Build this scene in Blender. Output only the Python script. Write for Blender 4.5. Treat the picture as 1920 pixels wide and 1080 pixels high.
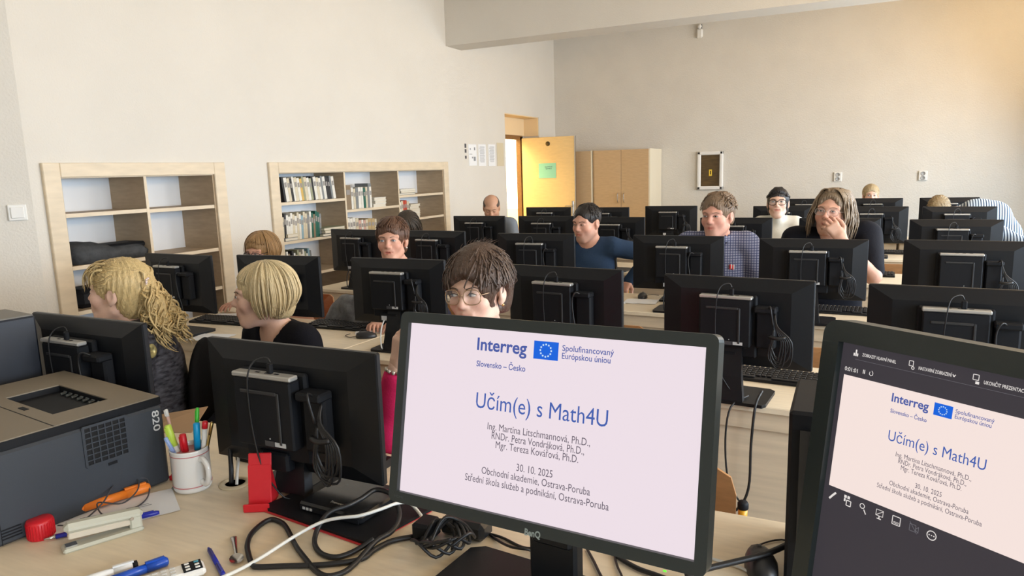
import bpy, math, random
import numpy as np
from mathutils import Matrix, Vector
rnd = random.Random(7)
for o in list(bpy.data.objects): bpy.data.objects.remove(o)
SC = bpy.context.scene
COL = SC.collection
PI = math.pi
R = math.radians

# ------------------------------------------------------------------ camera
cam_d = bpy.data.cameras.new('camera'); cam = bpy.data.objects.new('camera', cam_d); COL.objects.link(cam)
cam_d.sensor_width = 36; cam_d.lens = 1325.7 / 1920 * 36; cam_d.clip_start = .05; cam_d.clip_end = 100
_y, _p, _r = R(25.677), R(9.386), R(-1.6955)
_f = Vector((-math.sin(_y)*math.cos(_p), math.cos(_y)*math.cos(_p), -math.sin(_p)))
_rt = Vector((math.cos(_y), math.sin(_y), 0)); _u = _rt.cross(_f)
_R2 = math.cos(_r)*_rt + math.sin(_r)*_u; _U2 = -math.sin(_r)*_rt + math.cos(_r)*_u
cam.matrix_world = Matrix(((_R2.x, _U2.x, -_f.x, 0), (_R2.y, _U2.y, -_f.y, 0), (_R2.z, _U2.z, -_f.z, 1.61), (0, 0, 0, 1)))
SC.camera = cam

# ------------------------------------------------------------------ world, daylight, exposure
W = bpy.data.worlds.new('sky'); SC.world = W; W.use_nodes = True
W.node_tree.nodes['Background'].inputs[0].default_value = (.62, .76, 1, 1)
W.node_tree.nodes['Background'].inputs[1].default_value = 1.2
SC.view_settings.view_transform = 'Standard'; SC.view_settings.look = 'None'
SC.view_settings.exposure = 0.06; SC.view_settings.gamma = 1; SC.view_settings.use_curve_mapping = False
ROOM = dict(x0=-4.2, x1=2.5, y0=-2.6, y1=10.45, z1=3.62)
WINDOWS = [(-2.0, -.2), (.4, 2.2), (2.8, 4.6), (5.2, 7.0), (7.6, 9.4)]   # along Y on the right wall; first one added to brighten the front desk
def area(name, loc, rot, sx, sy, power, col, spread=PI):
    l = bpy.data.lights.new(name, 'AREA'); l.shape = 'RECTANGLE'; l.size = sx; l.size_y = sy
    l.energy = power; l.color = col; l.spread = spread
    o = bpy.data.objects.new(name, l); COL.objects.link(o); o.location = loc; o.rotation_euler = rot
    return o
for (a, b), kc, kw in zip(WINDOWS, (62, 80, 84, 88, 88), (20, 46, 62, 66, 56)):      # daylight in each window opening, the added first one too: sky below, sun-lit cream blind above
    area('window_daylight', (ROOM['x1']+.04, (a+b)/2, 1.62), (0, R(70), 0), 1.15, b-a-.1, kc, (.70, .85, 1.0), R(150))
    area('blind_daylight', (ROOM['x1']+.04, (a+b)/2, 2.62), (0, R(122), 0), .75, b-a-.1, kw, (1.0, .70, .38))
area('corridor_daylight', (-5.5, 9.3, 2.7), (0, 0, 0), 1.2, 1.6, 170, (1.0, .80, .42))

# ------------------------------------------------------------------ helpers: materials
MATS = {}
def nmat(name, col, rough=.5, metal=0, var=0, vscale=8, bump=0, bscale=60, spec=.5, emit=0, stretch=(1, 1, 1), alpha=1, col2=None, coat=0, trans=0):
    if name in MATS: return MATS[name]
    m = bpy.data.materials.new(name); m.use_nodes = True; MATS[name] = m
    nt = m.node_tree; b = nt.nodes['Principled BSDF']
    c = tuple(col) + (1,)
    b.inputs['Base Color'].default_value = c; b.inputs['Roughness'].default_value = rough
    b.inputs['Metallic'].default_value = metal; b.inputs['Specular IOR Level'].default_value = spec
    b.inputs['Alpha'].default_value = alpha; b.inputs['Coat Weight'].default_value = coat
    b.inputs['Transmission Weight'].default_value = trans
    if emit:
        b.inputs['Emission Color'].default_value = c; b.inputs['Emission Strength'].default_value = emit
    if var or col2 or bump:
        tc = nt.nodes.new('ShaderNodeTexCoord'); mp = nt.nodes.new('ShaderNodeMapping'); mp.inputs['Scale'].default_value = stretch
        nt.links.new(tc.outputs['Object'], mp.inputs[0])
    if var or col2:
        n = nt.nodes.new('ShaderNodeTexNoise'); n.inputs['Scale'].default_value = vscale; n.inputs['Detail'].default_value = 5
        nt.links.new(mp.outputs[0], n.inputs['Vector'])
        r = nt.nodes.new('ShaderNodeValToRGB'); r.color_ramp.elements[0].position = .3; r.color_ramp.elements[1].position = .7
        d = col2 or tuple(x*(1-var) for x in col)
        r.color_ramp.elements[0].color = tuple(d)+(1,); r.color_ramp.elements[1].color = tuple(min(1, x*(1+var*.4)) for x in col)+(1,)
        nt.links.new(n.outputs['Fac'], r.inputs[0]); nt.links.new(r.outputs[0], b.inputs['Base Color'])
    if bump:
        n2 = nt.nodes.new('ShaderNodeTexNoise'); n2.inputs['Scale'].default_value = bscale; n2.inputs['Detail'].default_value = 4
        nt.links.new(mp.outputs[0], n2.inputs['Vector'])
        bp = nt.nodes.new('ShaderNodeBump'); bp.inputs['Strength'].default_value = bump; bp.inputs['Distance'].default_value = .01
        nt.links.new(n2.outputs['Fac'], bp.inputs['Height']); nt.links.new(bp.outputs[0], b.inputs['Normal'])
    return m
def attr_mat(name, rough=.5, bump=0, bscale=200, spec=.4, stretch=(1, 1, 1), sss=0):
    if name in MATS: return MATS[name]
    m = nmat(name, (.5, .5, .5), rough, bump=bump, bscale=bscale, spec=spec, stretch=stretch)
    a = m.node_tree.nodes.new('ShaderNodeVertexColor'); a.layer_name = 'Col'
    m.node_tree.links.new(a.outputs[0], m.node_tree.nodes['Principled BSDF'].inputs['Base Color'])
    if sss:
        b = m.node_tree.nodes['Principled BSDF']; b.inputs['Subsurface Weight'].default_value = sss
        b.inputs['Subsurface Radius'].default_value = (.01, .004, .002); b.inputs['Subsurface Scale'].default_value = 1
    return m
def flat(name, col, k=1.0):
    """a lit display colour (a screen gives off light)"""
    if name in MATS: return MATS[name]
    m = bpy.data.materials.new(name); m.use_nodes = True; MATS[name] = m
    nt = m.node_tree; b = nt.nodes['Principled BSDF']
    b.inputs['Base Color'].default_value = (.01, .01, .01, 1); b.inputs['Roughness'].default_value = .6; b.inputs['Specular IOR Level'].default_value = .2
    b.inputs['Emission Color'].default_value = tuple(col)+(1,); b.inputs['Emission Strength'].default_value = k
    return m
def srgb(r, g, b):
    f = lambda c: ((c/255+.055)/1.055)**2.4 if c > 10 else c/255/12.92
    return (f(r), f(g), f(b))

# ------------------------------------------------------------------ helpers: meshes
class MB:
    def __init__(s): s.v = []; s.f = []; s.m = []; s.M = None; s.mi = 0; s.c = None
    def add(s, vs, fs):
        o = len(s.v)
        for p in vs:
            p = Vector(p); s.v.append(tuple(s.M @ p) if s.M else tuple(p))
        for f in fs: s.f.append([i+o for i in f]); s.m.append(s.mi)
    def box(s, c, d, ch=0):
        x, y, z = [q/2 for q in d]; k = ch
        if k <= 0:
            vs = [(c[0]+i*x, c[1]+j*y, c[2]+l*z) for i in (-1, 1) for j in (-1, 1) for l in (-1, 1)]
            s.add(vs, [(0, 1, 3, 2), (4, 6, 7, 5), (0, 4, 5, 1), (2, 3, 7, 6), (0, 2, 6, 4), (1, 5, 7, 3)]); return
        k = min(k, x*.95, y*.95, z*.95)
        idx = {}; vs = []
        for i in (-1, 1):
            for j in (-1, 1):
                for l in (-1, 1):
                    for a in range(3):
                        p = [i*(x-k), j*(y-k), l*(z-k)]; p[a] = (i*x, j*y, l*z)[a]
                        idx[(i, j, l, a)] = len(vs); vs.append((c[0]+p[0], c[1]+p[1], c[2]+p[2]))
        fs = []
        def q(*ks): fs.append([idx[t] for t in ks])
        for e in (-1, 1):
            o = 1 if e > 0 else -1
            L = [(-1, -1), (1, -1), (1, 1), (-1, 1)][::o]
            q(*[(e, a, b, 0) for a, b in L]); q(*[(b, e, a, 1) for a, b in L]); q(*[(a, b, e, 2) for a, b in L])
        for i in (-1, 1):
            for j in (-1, 1):
                o = i*j
                t = [(i, j, -1, 0), (i, j, -1, 1), (i, j, 1, 1), (i, j, 1, 0)][::o]; q(*t)
                t = [(i, -1, j, 2), (i, -1, j, 0), (i, 1, j, 0), (i, 1, j, 2)][::o]; q(*t)
                t = [(-1, i, j, 1), (-1, i, j, 2), (1, i, j, 2), (1, i, j, 1)][::o]; q(*t)
                for l in (-1, 1):
                    q(*[(i, j, l, 0), (i, j, l, 1), (i, j, l, 2)][::i*j*l])
        s.add(vs, fs)
    def tube(s, pts, r, n=7, smooth=0, cap=True, flat=1.0):
        P = [Vector(p) for p in pts]
        if smooth: P = crom(P, smooth)
        rr = r if isinstance(r, (list, tuple)) else [r]*len(P)
        if len(rr) != len(P): rr = [rr[0]+(rr[-1]-rr[0])*i/(len(P)-1) for i in range(len(P))]
        up = None; vs = []; fs = []
        for i, p in enumerate(P):
            t = (P[min(i+1, len(P)-1)]-P[max(i-1, 0)])
            if t.length < 1e-9: t = Vector((0, 0, 1))
            t.normalize()
            if up is None:
                up = Vector((0, 0, 1)) if abs(t.z) < .9 else Vector((1, 0, 0))
            a = t.cross(up)
            if a.length < 1e-6: a = t.cross(Vector((0, 1, .3)))
            a.normalize(); b = a.cross(t); up = b
            for k in range(n):
                w = 2*PI*k/n; vs.append(p+a*math.cos(w)*rr[i]+b*math.sin(w)*rr[i]*flat)
        for i in range(len(P)-1):
            for k in range(n):
                fs.append((i*n+k, i*n+(k+1) % n, (i+1)*n+(k+1) % n, (i+1)*n+k))
        if cap: fs.append(tuple(range(n))[::-1]); fs.append(tuple((len(P)-1)*n+k for k in range(n)))
        s.add(vs, fs)
    def lathe(s, prof, c=(0, 0, 0), n=24, axis='z'):
        vs = []; fs = []
        for r, z in prof:
            for k in range(n):
                w = 2*PI*k/n; vs.append((c[0]+r*math.cos(w), c[1]+r*math.sin(w), c[2]+z))
        for i in range(len(prof)-1):
            for k in range(n): fs.append((i*n+k, i*n+(k+1) % n, (i+1)*n+(k+1) % n, (i+1)*n+k))
        if prof[0][0] > 1e-4: fs.append(tuple(range(n))[::-1])
        if prof[-1][0] > 1e-4: fs.append(tuple((len(prof)-1)*n+k for k in range(n)))
        s.add(vs, fs)
    def prism(s, outl, z0, z1):
        n = len(outl); vs = [(x, y, z0) for x, y in outl]+[(x, y, z1) for x, y in outl]
        s.add(vs, [tuple(range(n))[::-1], tuple(range(n, 2*n))]+[(i, (i+1) % n, n+(i+1) % n, n+i) for i in range(n)])
    def ball(s, c, r, n=10, m=7):
        r = r if isinstance(r, (list, tuple)) else (r, r, r); vs = []; fs = []
        for i in range(m+1):
            a = PI*i/m
            for k in range(n):
                w = 2*PI*k/n; vs.append((c[0]+r[0]*math.sin(a)*math.cos(w), c[1]+r[1]*math.sin(a)*math.sin(w), c[2]-r[2]*math.cos(a)))
        for i in range(m):
            for k in range(n): fs.append((i*n+k, i*n+(k+1) % n, (i+1)*n+(k+1) % n, (i+1)*n+k))
        s.add(vs, fs)
    def build(s, name, mats, parent=None, smooth=False, loc=None, rz=0):
        return mkobj(name, s.v, s.f, mats, parent, smooth, s.m if max(s.m or [0]) else None, loc, rz)
def crom(P, k):
    out = []
    for i in range(len(P)-1):
        a, b, c, d = P[max(i-1, 0)], P[i], P[i+1], P[min(i+2, len(P)-1)]
        for j in range(k):
            t = j/k; out.append(.5*((2*b)+(c-a)*t+(2*a-5*b+4*c-d)*t*t+(3*b-a-3*c+d)*t**3))
    out.append(P[-1]); return out
def mkobj(name, v, f, mats, parent=None, smooth=False, mi=None, loc=None, rz=0, cols=None):
    me = bpy.data.meshes.new(name); me.from_pydata([tuple(p) for p in v], [], [list(q) for q in f] if not isinstance(f, list) else f); me.update()
    for m in (mats if isinstance(mats, (list, tuple)) else [mats]): me.materials.append(m)
    if mi is not None: me.polygons.foreach_set('material_index', mi)
    if smooth: me.polygons.foreach_set('use_smooth', [True]*len(me.polygons))
    if cols is not None:
        ca = me.color_attributes.new('Col', 'FLOAT_COLOR', 'POINT'); ca.data.foreach_set('color', np.asarray(cols, np.float32).ravel())
    o = bpy.data.objects.new(name, me); COL.objects.link(o)
    if parent: o.parent = parent
    if loc: o.location = loc
    o.rotation_euler.z = rz
    return o
def tag(o, label, cat, group=None, kind=None):
    if label: o['label'] = label
    if cat: o['category'] = cat
    if group: o['group'] = group
    if kind: o['kind'] = kind
    return o
def thing(name, label, cat, loc=(0, 0, 0), rz=0, group=None):
    o = bpy.data.objects.new(name, None); COL.objects.link(o); o.location = loc; o.rotation_euler.z = rz; o.empty_display_size = .05
    return tag(o, label, cat, group)
def struct(o): o['kind'] = 'structure'; return o
def copy_tree(o, parent=None):
    c = o.copy(); COL.objects.link(c); c.parent = parent
    for ch in o.children: copy_tree(ch, c)
    return c
def bx(name, c, d, mat, parent=None, ch=0, rz=0, loc=None):
    m = MB(); m.box(c, d, ch); return m.build(name, mat, parent, rz=rz, loc=loc)
ORD = ['first', 'second', 'third', 'fourth', 'fifth', 'sixth', 'seventh', 'eighth', 'ninth', 'tenth', 'eleventh', 'twelfth', 'thirteenth', 'fourteenth', 'fifteenth', 'sixteenth', 'seventeenth', 'eighteenth']

# ------------------------------------------------------------------ materials
plaster = nmat('plaster', (.685, .65, .585), .9, var=.03, vscale=2, bump=.25, bscale=90, spec=.2)
plaster_w = nmat('plaster_back', (.685, .65, .585), .9, var=.04, vscale=2.5, bump=.45, bscale=70, spec=.2)
paint_w = nmat('white_paint', (.8, .79, .76), .6)
birch = nmat('birch_laminate', (.68, .56, .40), .45, var=.13, vscale=3, stretch=(1, 1, 14), bump=.03, bscale=90)
birch_h = nmat('birch_desktop', (.75, .64, .47), .42, var=.10, vscale=4, stretch=(2, 16, 2))
birch_l = nmat('birch_frame', (.70, .59, .43), .45, var=.1, vscale=3, stretch=(2, 2, 9))
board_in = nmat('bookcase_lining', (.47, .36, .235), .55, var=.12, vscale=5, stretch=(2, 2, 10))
beech = nmat('beech_cabinet', (.55, .38, .21), .45, var=.1, vscale=4, stretch=(3, 3, 18))
ply = nmat('chair_plywood', (.42, .21, .085), .4, var=.15, vscale=6, stretch=(3, 3, 14))
blackp = nmat('black_plastic', (.0065, .0075, .0095), .42, spec=.32, bump=.05, bscale=700)
blackm = nmat('black_matte', (.006, .007, .0095), .6, spec=.25)
blackg = nmat('black_gloss', (.010, .011, .013), .25)
greenb = nmat('monitor_bezel', (.022, .030, .030), .38, spec=.5, bump=.03, bscale=900)
cloth_spec = .15
rubber = nmat('cable_black', (.010, .010, .011), .45)
cabw = nmat('cable_white', (.72, .72, .68), .45)
silver = nmat('silver_strip', (.50, .49, .46), .38, metal=.55)
steel = nmat('steel', (.6, .58, .55), .25, metal=1)
stick_w = nmat('label_sticker', (.55, .56, .56), .5)
stick_d = nmat('label_dark', (.06, .06, .065), .5)
yellow = nmat('yellow_steel', (.75, .36, .012), .4)
red = nmat('red_plastic', (.62, .012, .022), .38)
red2 = nmat('red_card', (.55, .03, .035), .6)
white_p = nmat('white_plastic', (.78, .77, .73), .4)
paper = nmat('paper', (.80, .81, .82), .8)
ceram = nmat('white_ceramic', (.80, .79, .76), .18, coat=.4)
# ------------------------------------------------------------------ room
def MBX(name, a, b, mat):
    m = MB(); m.box([(a[i]+b[i])/2 for i in range(3)], [abs(b[i]-a[i]) for i in range(3)]); return m.build(name, mat)
x0, x1, y0, y1, z1 = ROOM['x0'], ROOM['x1'], ROOM['y0'], ROOM['y1'], ROOM['z1']
def sbox(mb, a, b): mb.box([(a[i]+b[i])/2 for i in range(3)], [abs(b[i]-a[i]) for i in range(3)])
m = MB(); sbox(m, (x0-.6, y0-.3, -.1), (x1+.4, y1+.3, 0)); struct(m.build('floor', nmat('linoleum', (.33, .27, .2), .5, var=.2, vscale=9)))
m = MB(); sbox(m, (x0-.6, y0-.3, z1), (x1+.4, y1+.3, z1+.1)); struct(m.build('ceiling', plaster))
m = MB()
for a, b, z in ((y0, 2.6, 0), (2.6, 3.82, 1.70), (3.82, 4.38, 0), (4.38, 7.04, 1.70), (7.04, 8.665, 0), (8.665, 9.81, 2.375), (9.81, y1+.3, 0)):
    sbox(m, (x0-(.31 if a > 7.03 else .5), a, z), (x0, b, z1))
sbox(m, (x0-.31, 8.665, 2.1), (x0-.25, 9.81, 2.376)); sbox(m, (x0-.31, 8.665, 0), (x0-.25, 8.74, 2.1)); sbox(m, (x0-.31, 9.73, 0), (x0-.25, 9.81, 2.1))
for a, b in ((2.55, 3.87), (4.33, 7.09)): sbox(m, (x0-.5, a, 0), (x0-.42, b, 1.72))
struct(m.build('wall_left', plaster))
m = MB(); sbox(m, (x0, y1, 0), (x1+.3, y1+.2, z1)); struct(m.build('wall_back', plaster_w))
m = MB(); sbox(m, (x0-.5, y0-.2, 0), (x1+.3, y0, z1)); struct(m.build('wall_front', plaster))
m = MB(); sbox(m, (x1, y0, 0), (x1+.3, y1, .95)); sbox(m, (x1, y0, 3.08), (x1+.3, y1, z1))
e = [y0]+[q for w in WINDOWS for q in w]+[y1]
for k in range(0, len(e), 2): sbox(m, (x1, e[k], .95), (x1+.3, e[k+1], 3.08))
struct(m.build('wall_right', plaster))
m = MB(); sbox(m, (x0, 7.20, 3.02), (x1, 7.555, z1)); o = struct(m.build('trim_1', plaster)); o['label'] = 'plastered ceiling beam crossing the room'
m = MB(); m.prism([(x0, 1.9), (-3.95, 2.335), (x0, 2.36)], 0, z1); m.prism([(x0, .4), (x0+.02, .4), (x0+.02, 1.92), (x0, 1.92)], 0, z1); o = struct(m.build('trim_2', plaster)); o['label'] = 'plastered wall pilaster beside the empty bookcase'
for i, (a, b) in enumerate(WINDOWS):  # i = 0 is the window added to brighten the front desk
    m = MB()
    for t in (a+.03, (a+b)/2, b-.03): m.box((x1+.2, t, 2.015), (.06, .06, 2.13))
    for z in (.98, 2.2, 3.05): m.box((x1+.2, (a+b)/2, z), (.06, b-a, .06))
    w = struct(m.build('window_%d' % (i+1), paint_w))
    m = MB(); m.box((x1+.2, (a+b)/2, 2.015), (.006, b-a-.06, 2.06)); m.build('pane', nmat('window_glass', (1, 1, 1), .02, trans=1), w)
    m = MB(); m.box((x1+.02, (a+b)/2, .94), (.26, b-a+.1, .03), .008); m.build('window_sill', paint_w, w)
# corridor behind the open door
m = MB(); sbox(m, (-7.0, 8.0, -.1), (x0-.31, 11, 0)); struct(m.build('corridor_floor', nmat('corridor_lino', (.62, .40, .10), .4)))
m = MB()
sbox(m, (-7.2, 8, 0), (-7.0, 11, 3)); sbox(m, (-7.2, 7.8, 0), (x0-.31, 8, 3)); sbox(m, (-7.2, 11, 0), (x0-.31, 11.2, 3)); sbox(m, (-7.2, 7.8, 3), (x0-.31, 11.2, 3.1))
struct(m.build('corridor_wall', nmat('corridor_paint', (.85, .8, .66), .8)))
w = struct(MBX('corridor_window', (-6.6, 10.97, .98), (-4.75, 10.99, 2.75), flat('sunlit_window', (1, .86, .55), 6)))
w['label'] = 'bright sunlit corridor window seen through the doorway'
door_y = nmat('door_veneer', (.76, .56, .28), .45, var=.06, vscale=4, stretch=(3, 3, 14))
brownw = nmat('door_frame_wood', (.24, .115, .035), .5, var=.2, stretch=(4, 4, 16))
m = MB(); X = x0-.25
sbox(m, (X-.05, 8.74, 0), (X+.02, 8.80, 2.1)); sbox(m, (X-.05, 9.64, 0), (X+.02, 9.73, 2.1)); sbox(m, (X-.05, 8.74, 2.06), (X+.02, 9.73, 2.12))
struct(m.build('trim_3', brownw))['label'] = 'brown wooden door frame set back in the wall'
m = MB(); m.box((X+.006, 9.2375, 2.245), (.012, 1.13, .25)); m.box((X+.125, 9.804, 2.24), (.23, .012, .26)); m.box((X+.125, 9.2375, 2.369), (.23, 1.13, .012)); o = struct(m.build('niche_glow_panels', nmat('painted_niche_glow', (.80, .62, .38), .7))); o['label'] = 'niche above the doorway with painted-on warm corridor glow'  # thin panels whose cream colour stands for warm corridor light in the niche
d = struct(thing('door_1', 'open yellow veneer door with a turquoise notice', None, (-4.41, 9.665, 0)))
bx('door_leaf', (.415, 0, 1.045), (.83, .04, 2.07), door_y, d, .004)
bx('edge_strip', (.828, -.002, 1.045), (.012, .046, 2.07), steel, d)
m = MB(); m.box((.79, -.03, 1.05), (.035, .012, .22), .004); m.tube([(.79, -.03, 1.09), (.79, -.07, 1.09), (.69, -.072, 1.09)], .009, 8, 3); m.build('door_handle', steel, d)
m = MB(); m.M = Matrix.Translation((.415, -.02, 1.985)) @ Matrix.Rotation(PI/2, 4, 'X'); m.lathe([(.0, .009), (.022, .009), (.034, .003), (.034, 0)], n=16); m.build('round_vent', nmat('bronze', (.10, .07, .03), .4, metal=.6), d, True)
n = bx('notice', (.40, -.0225, 1.60), (.27, .003, .215), nmat('turquoise_paper', (.27, .62, .50), .8), d)
n['label'] = 'turquoise paper notice'
m = MB()
for k, (w, z) in enumerate(((.12, 1.655), (.10, 1.628))):
    for j in range(8): m.box((.42-w/2+w*(j+.5)/8, -.0245, z+.002*math.sin(j*5)), (w/8*.7, .001, .008+.006*((j*3) % 2)))
m.build('notice_writing', nmat('ink', (.08, .16, .16), .8), n)

# things on the walls
def outlet(X, z, label):
    t = thing('wall_socket', label, 'socket', (X, y1, z), 0, 'double sockets on the back wall')
    bx('socket_plate', (0, -.012, 0), (.10, .024, .125), white_p, t, .008)
    for dz in (-.028, .028):
        m = MB(); m.M = Matrix.Translation((0, -.024, dz)) @ Matrix.Rotation(PI/2, 4, 'X')
        m.lathe([(.018, .0005), (.026, .0005), (.026, .006), (.021, .006), (.019, .0012)], n=18); m.build('socket_ring', nmat('socket_grey', (.35, .35, .34), .5), t, True)
outlet(-.172, 1.408, 'white double wall socket left of the other, above the blonde head')
outlet(.81, 1.40, 'white double wall socket on the right, above the leaning person')
t = thing('fuse_box', 'white framed fuse box with a brown door and yellow sign', 'fuse box', (-1.83, y1, 1.535))
m = MB()
for s_ in (-1, 1): m.box((s_*.155, -.025, 0), (.05, .05, .54), .012); m.box((0, -.025, s_*.245), (.36, .05, .05), .012)
m.build('frame', paint_w, t); fd = bx('door_panel', (0, -.012, 0), (.27, .02, .45), nmat('brown_panel', (.10, .062, .022), .4, var=.4, vscale=5, stretch=(2, 2, 10)), t)
bx('warning_sign', (.005, -.024, -.03), (.04, .003, .09), nmat('sign_yellow', (.8, .55, .05), .6), fd); bx('warning_mark', (.005, -.0265, -.03), (.012, .002, .05), blackm, fd)
t = thing('motion_sensor', 'small white motion sensor high on the back wall', 'sensor', (-2.0, y1, 3.42))
bx('sensor_body', (0, -.03, 0), (.085, .05, .13), white_p, t, .02); m = MB(); m.ball((0, -.045, .09), (.03, .03, .03)); m.build('sensor_joint', white_p, t, True); bx('bracket', (0, -.01, .09), (.05, .02, .06), stick_d, t)
t = thing('light_switch', 'white light switch on the pilaster at the left edge', 'switch', (-3.986, 2.272, 1.47), R(-30))
bx('switch_plate', (.006, 0, 0), (.012, .085, .085), white_p, t, .004); bx('rocker', (.014, 0, 0), (.008, .06, .06), paint_w, t, .003)
ps = [(7.635, 7.835, 1.945, 1.69, 'white notice with small pictures left of the doorway'), (7.885, 8.085, 1.95, 1.685, 'white typed notice between two others by the doorway'), (8.155, 8.35, 1.955, 1.683, 'white typed notice right of the other notices')]
for k, (a, b, zt, zb, lb) in enumerate(ps):
    n = bx('wall_notice', (x0+.002, (a+b)/2, (zt+zb)/2), (.003, b-a, zt-zb), paper); tag(n, lb, 'notice')
    m = MB()
    if k == 0:
        for (dy, dz, w, h) in ((-.06, .07, .02, .02), (.05, .075, .03, .035), (-.01, -.03, .025, .02), (.045, -.045, .05, .05), (-.05, .01, .07, .006)): m.box((x0+.0042, (a+b)/2+dy, (zt+zb)/2+dz), (.001, w, h))
    else:
        for j in range(16): m.box((x0+.0042, (a+b)/2-.005*(j % 3), zt-.03-j*.0125), (.001, .13-.02*(j % 4 == 3), .004))
    m.build('print', nmat('print_grey', (.25, .26, .28), .8), n)
n = bx('wall_notice', (x0+.002, 8.50, 1.83), (.003, .20, .30), nmat('cream_card', (.62, .54, .38), .8)); tag(n, 'plain cream card on the wall right beside the doorway', 'notice')
for k, z in enumerate((1.925, 1.865, 1.79)):
    tag(bx('wall_tag', (x0+.003, 7.56, z), (.004, .035, .05-.008*k), nmat('tag_dark', (.07, .07, .08), .7)), ['topmost', 'middle', 'lowest'][k]+' of three small dark tags beside the wall notices', 'tag', 'dark tags on the wall')

# cabinets on the back wall
for k, (a, b, lb) in enumerate(((-3.36, -2.53, 'beech two-door cabinet with side coloured as window-lit against the back wall'), (-4.18, -3.37, 'beech cabinet mostly hidden behind the open yellow door'))):
    t = thing('cabinet', lb, 'cabinet', ((a+b)/2, 10.11, 0)); w = b-a
    bx('body', (0, 0, .93), (w-.04, .62, 1.86), beech, t)
    bx('side_panel', (w/2-.01, 0, .93), (.02, .66, 1.868), nmat('painted_lit_side', (.74, .67, .52), .5), t); bx('side_panel', (-w/2+.01, 0, .93), (.02, .64, 1.868), beech, t)  # right side's paler colour stands for window light on the same beech
    for s_ in (-1, 1):
        dd = bx('door', (s_*(w/4-.008), -.32, .95), (w/2-.02, .02, 1.82), beech, t, .003)
        m = MB(); m.tube([(s_*.045, -.33, 1.12), (s_*.045, -.36, 1.14), (s_*.045, -.365, 1.19), (s_*.045, -.36, 1.24), (s_*.045, -.33, 1.26)], .006, 6, 3); m.build('handle', steel, dd)

# built-in bookcases in the left wall
def bookcase(label, ya, yb, divs, shelves):
    """ya..yb outer frame; divs: divider centres; shelves: per bay list of shelf-top heights"""
    t = thing('bookcase', label, 'bookcase', (x0, 0, 0)); zt = 1.735
    for y, w, z in ((ya+.045, .10, 0), (yb-.045, .10, 0)): bx('frame_post', (.011, y, zt/2), (.026, w, zt), birch_l, t, .004)
    bx('frame_rail', (.012, (ya+yb)/2, zt-.043), (.026, yb-ya-.19, .085), birch_l, t, .004)
    bx('top_board', (-.17, (ya+yb)/2, 1.655), (.36, yb-ya-.2, .02), birch_l, t)
    bx('back_panel', (-.35, (ya+yb)/2, .83), (.012, yb-ya-.16, 1.65), nmat('white_back', (.74, .76, .78), .7), t)
    ia, ib = ya+.105, yb-.105
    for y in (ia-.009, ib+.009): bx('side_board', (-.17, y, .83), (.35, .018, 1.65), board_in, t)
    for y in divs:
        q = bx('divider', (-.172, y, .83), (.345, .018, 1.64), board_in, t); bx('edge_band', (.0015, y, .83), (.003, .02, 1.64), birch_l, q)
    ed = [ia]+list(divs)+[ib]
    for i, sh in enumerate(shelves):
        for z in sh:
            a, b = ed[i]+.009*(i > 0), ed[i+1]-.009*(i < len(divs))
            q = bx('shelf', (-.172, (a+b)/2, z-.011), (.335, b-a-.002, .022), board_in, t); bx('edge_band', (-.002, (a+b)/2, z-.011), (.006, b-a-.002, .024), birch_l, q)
    return t
bookcase('mostly empty birch bookcase built into the wall at left', 2.554, 3.864, [3.212], [[1.435, 1.12, .845, .5, .16], [1.43, 1.115, .83, .5, .16]])
bookcase('birch bookcase full of books built into the wall', 4.319, 7.099, [5.258, 6.118], [[1.41, 1.088, .79, .45, .16], [1.30, 1.02, .7, .4, .16], [1.395, 1.145, .82, .5, .16]])
# black bag lying folded on the empty bookcase
m = MB(); bag = thing('folded_bag', 'dark grey folded bag lying on the empty bookcase shelf', 'bag', (x0-.15, 2.92, 1.12))
vs = []; n = 14
for i in range(n+1):
    u = i/n; h = .125+.012*math.sin(u*9)-.075*max(0, u-.45); 
    for k in range(12):
        w = 2*PI*k/12; vs.append((.14*math.cos(w)*(1-.15*(i in (0, n))), -.22+.50*u+.01*math.sin(k*3+i), h/2+h/2*math.sin(w)*(1+.05*math.sin(i*2.1+k)) if math.sin(w) > -.5 else .002))
fs = [(i*12+k, i*12+(k+1) % 12, (i+1)*12+(k+1) % 12, (i+1)*12+k) for i in range(n) for k in range(12)]+[tuple(range(12))[::-1], tuple(n*12+k for k in range(12))]
m.add(vs, fs); m.build('bag_body', nmat('bag_cloth', (.055, .06, .066), .8, var=.4, vscale=20, bump=.4, bscale=40), bag, True)
m = MB(); m.box((.0, .16, .085), (.2, .26, .035), .012); m.build('bag_flap', blackm, bag)
bg = thing('black_case', 'black case on the low shelf behind the curly blonde head', 'case', (x0-.16, 2.86, .845)); bx('case_body', (0, 0, .06), (.22, .30, .12), blackm, bg, .03)
m = MB(); m.tube([(.06, -.06, .12), (.06, -.04, .14), (.06, .04, .14), (.06, .06, .12)], .008, 6, 3); m.build('case_handle', blackm, bg)

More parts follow.
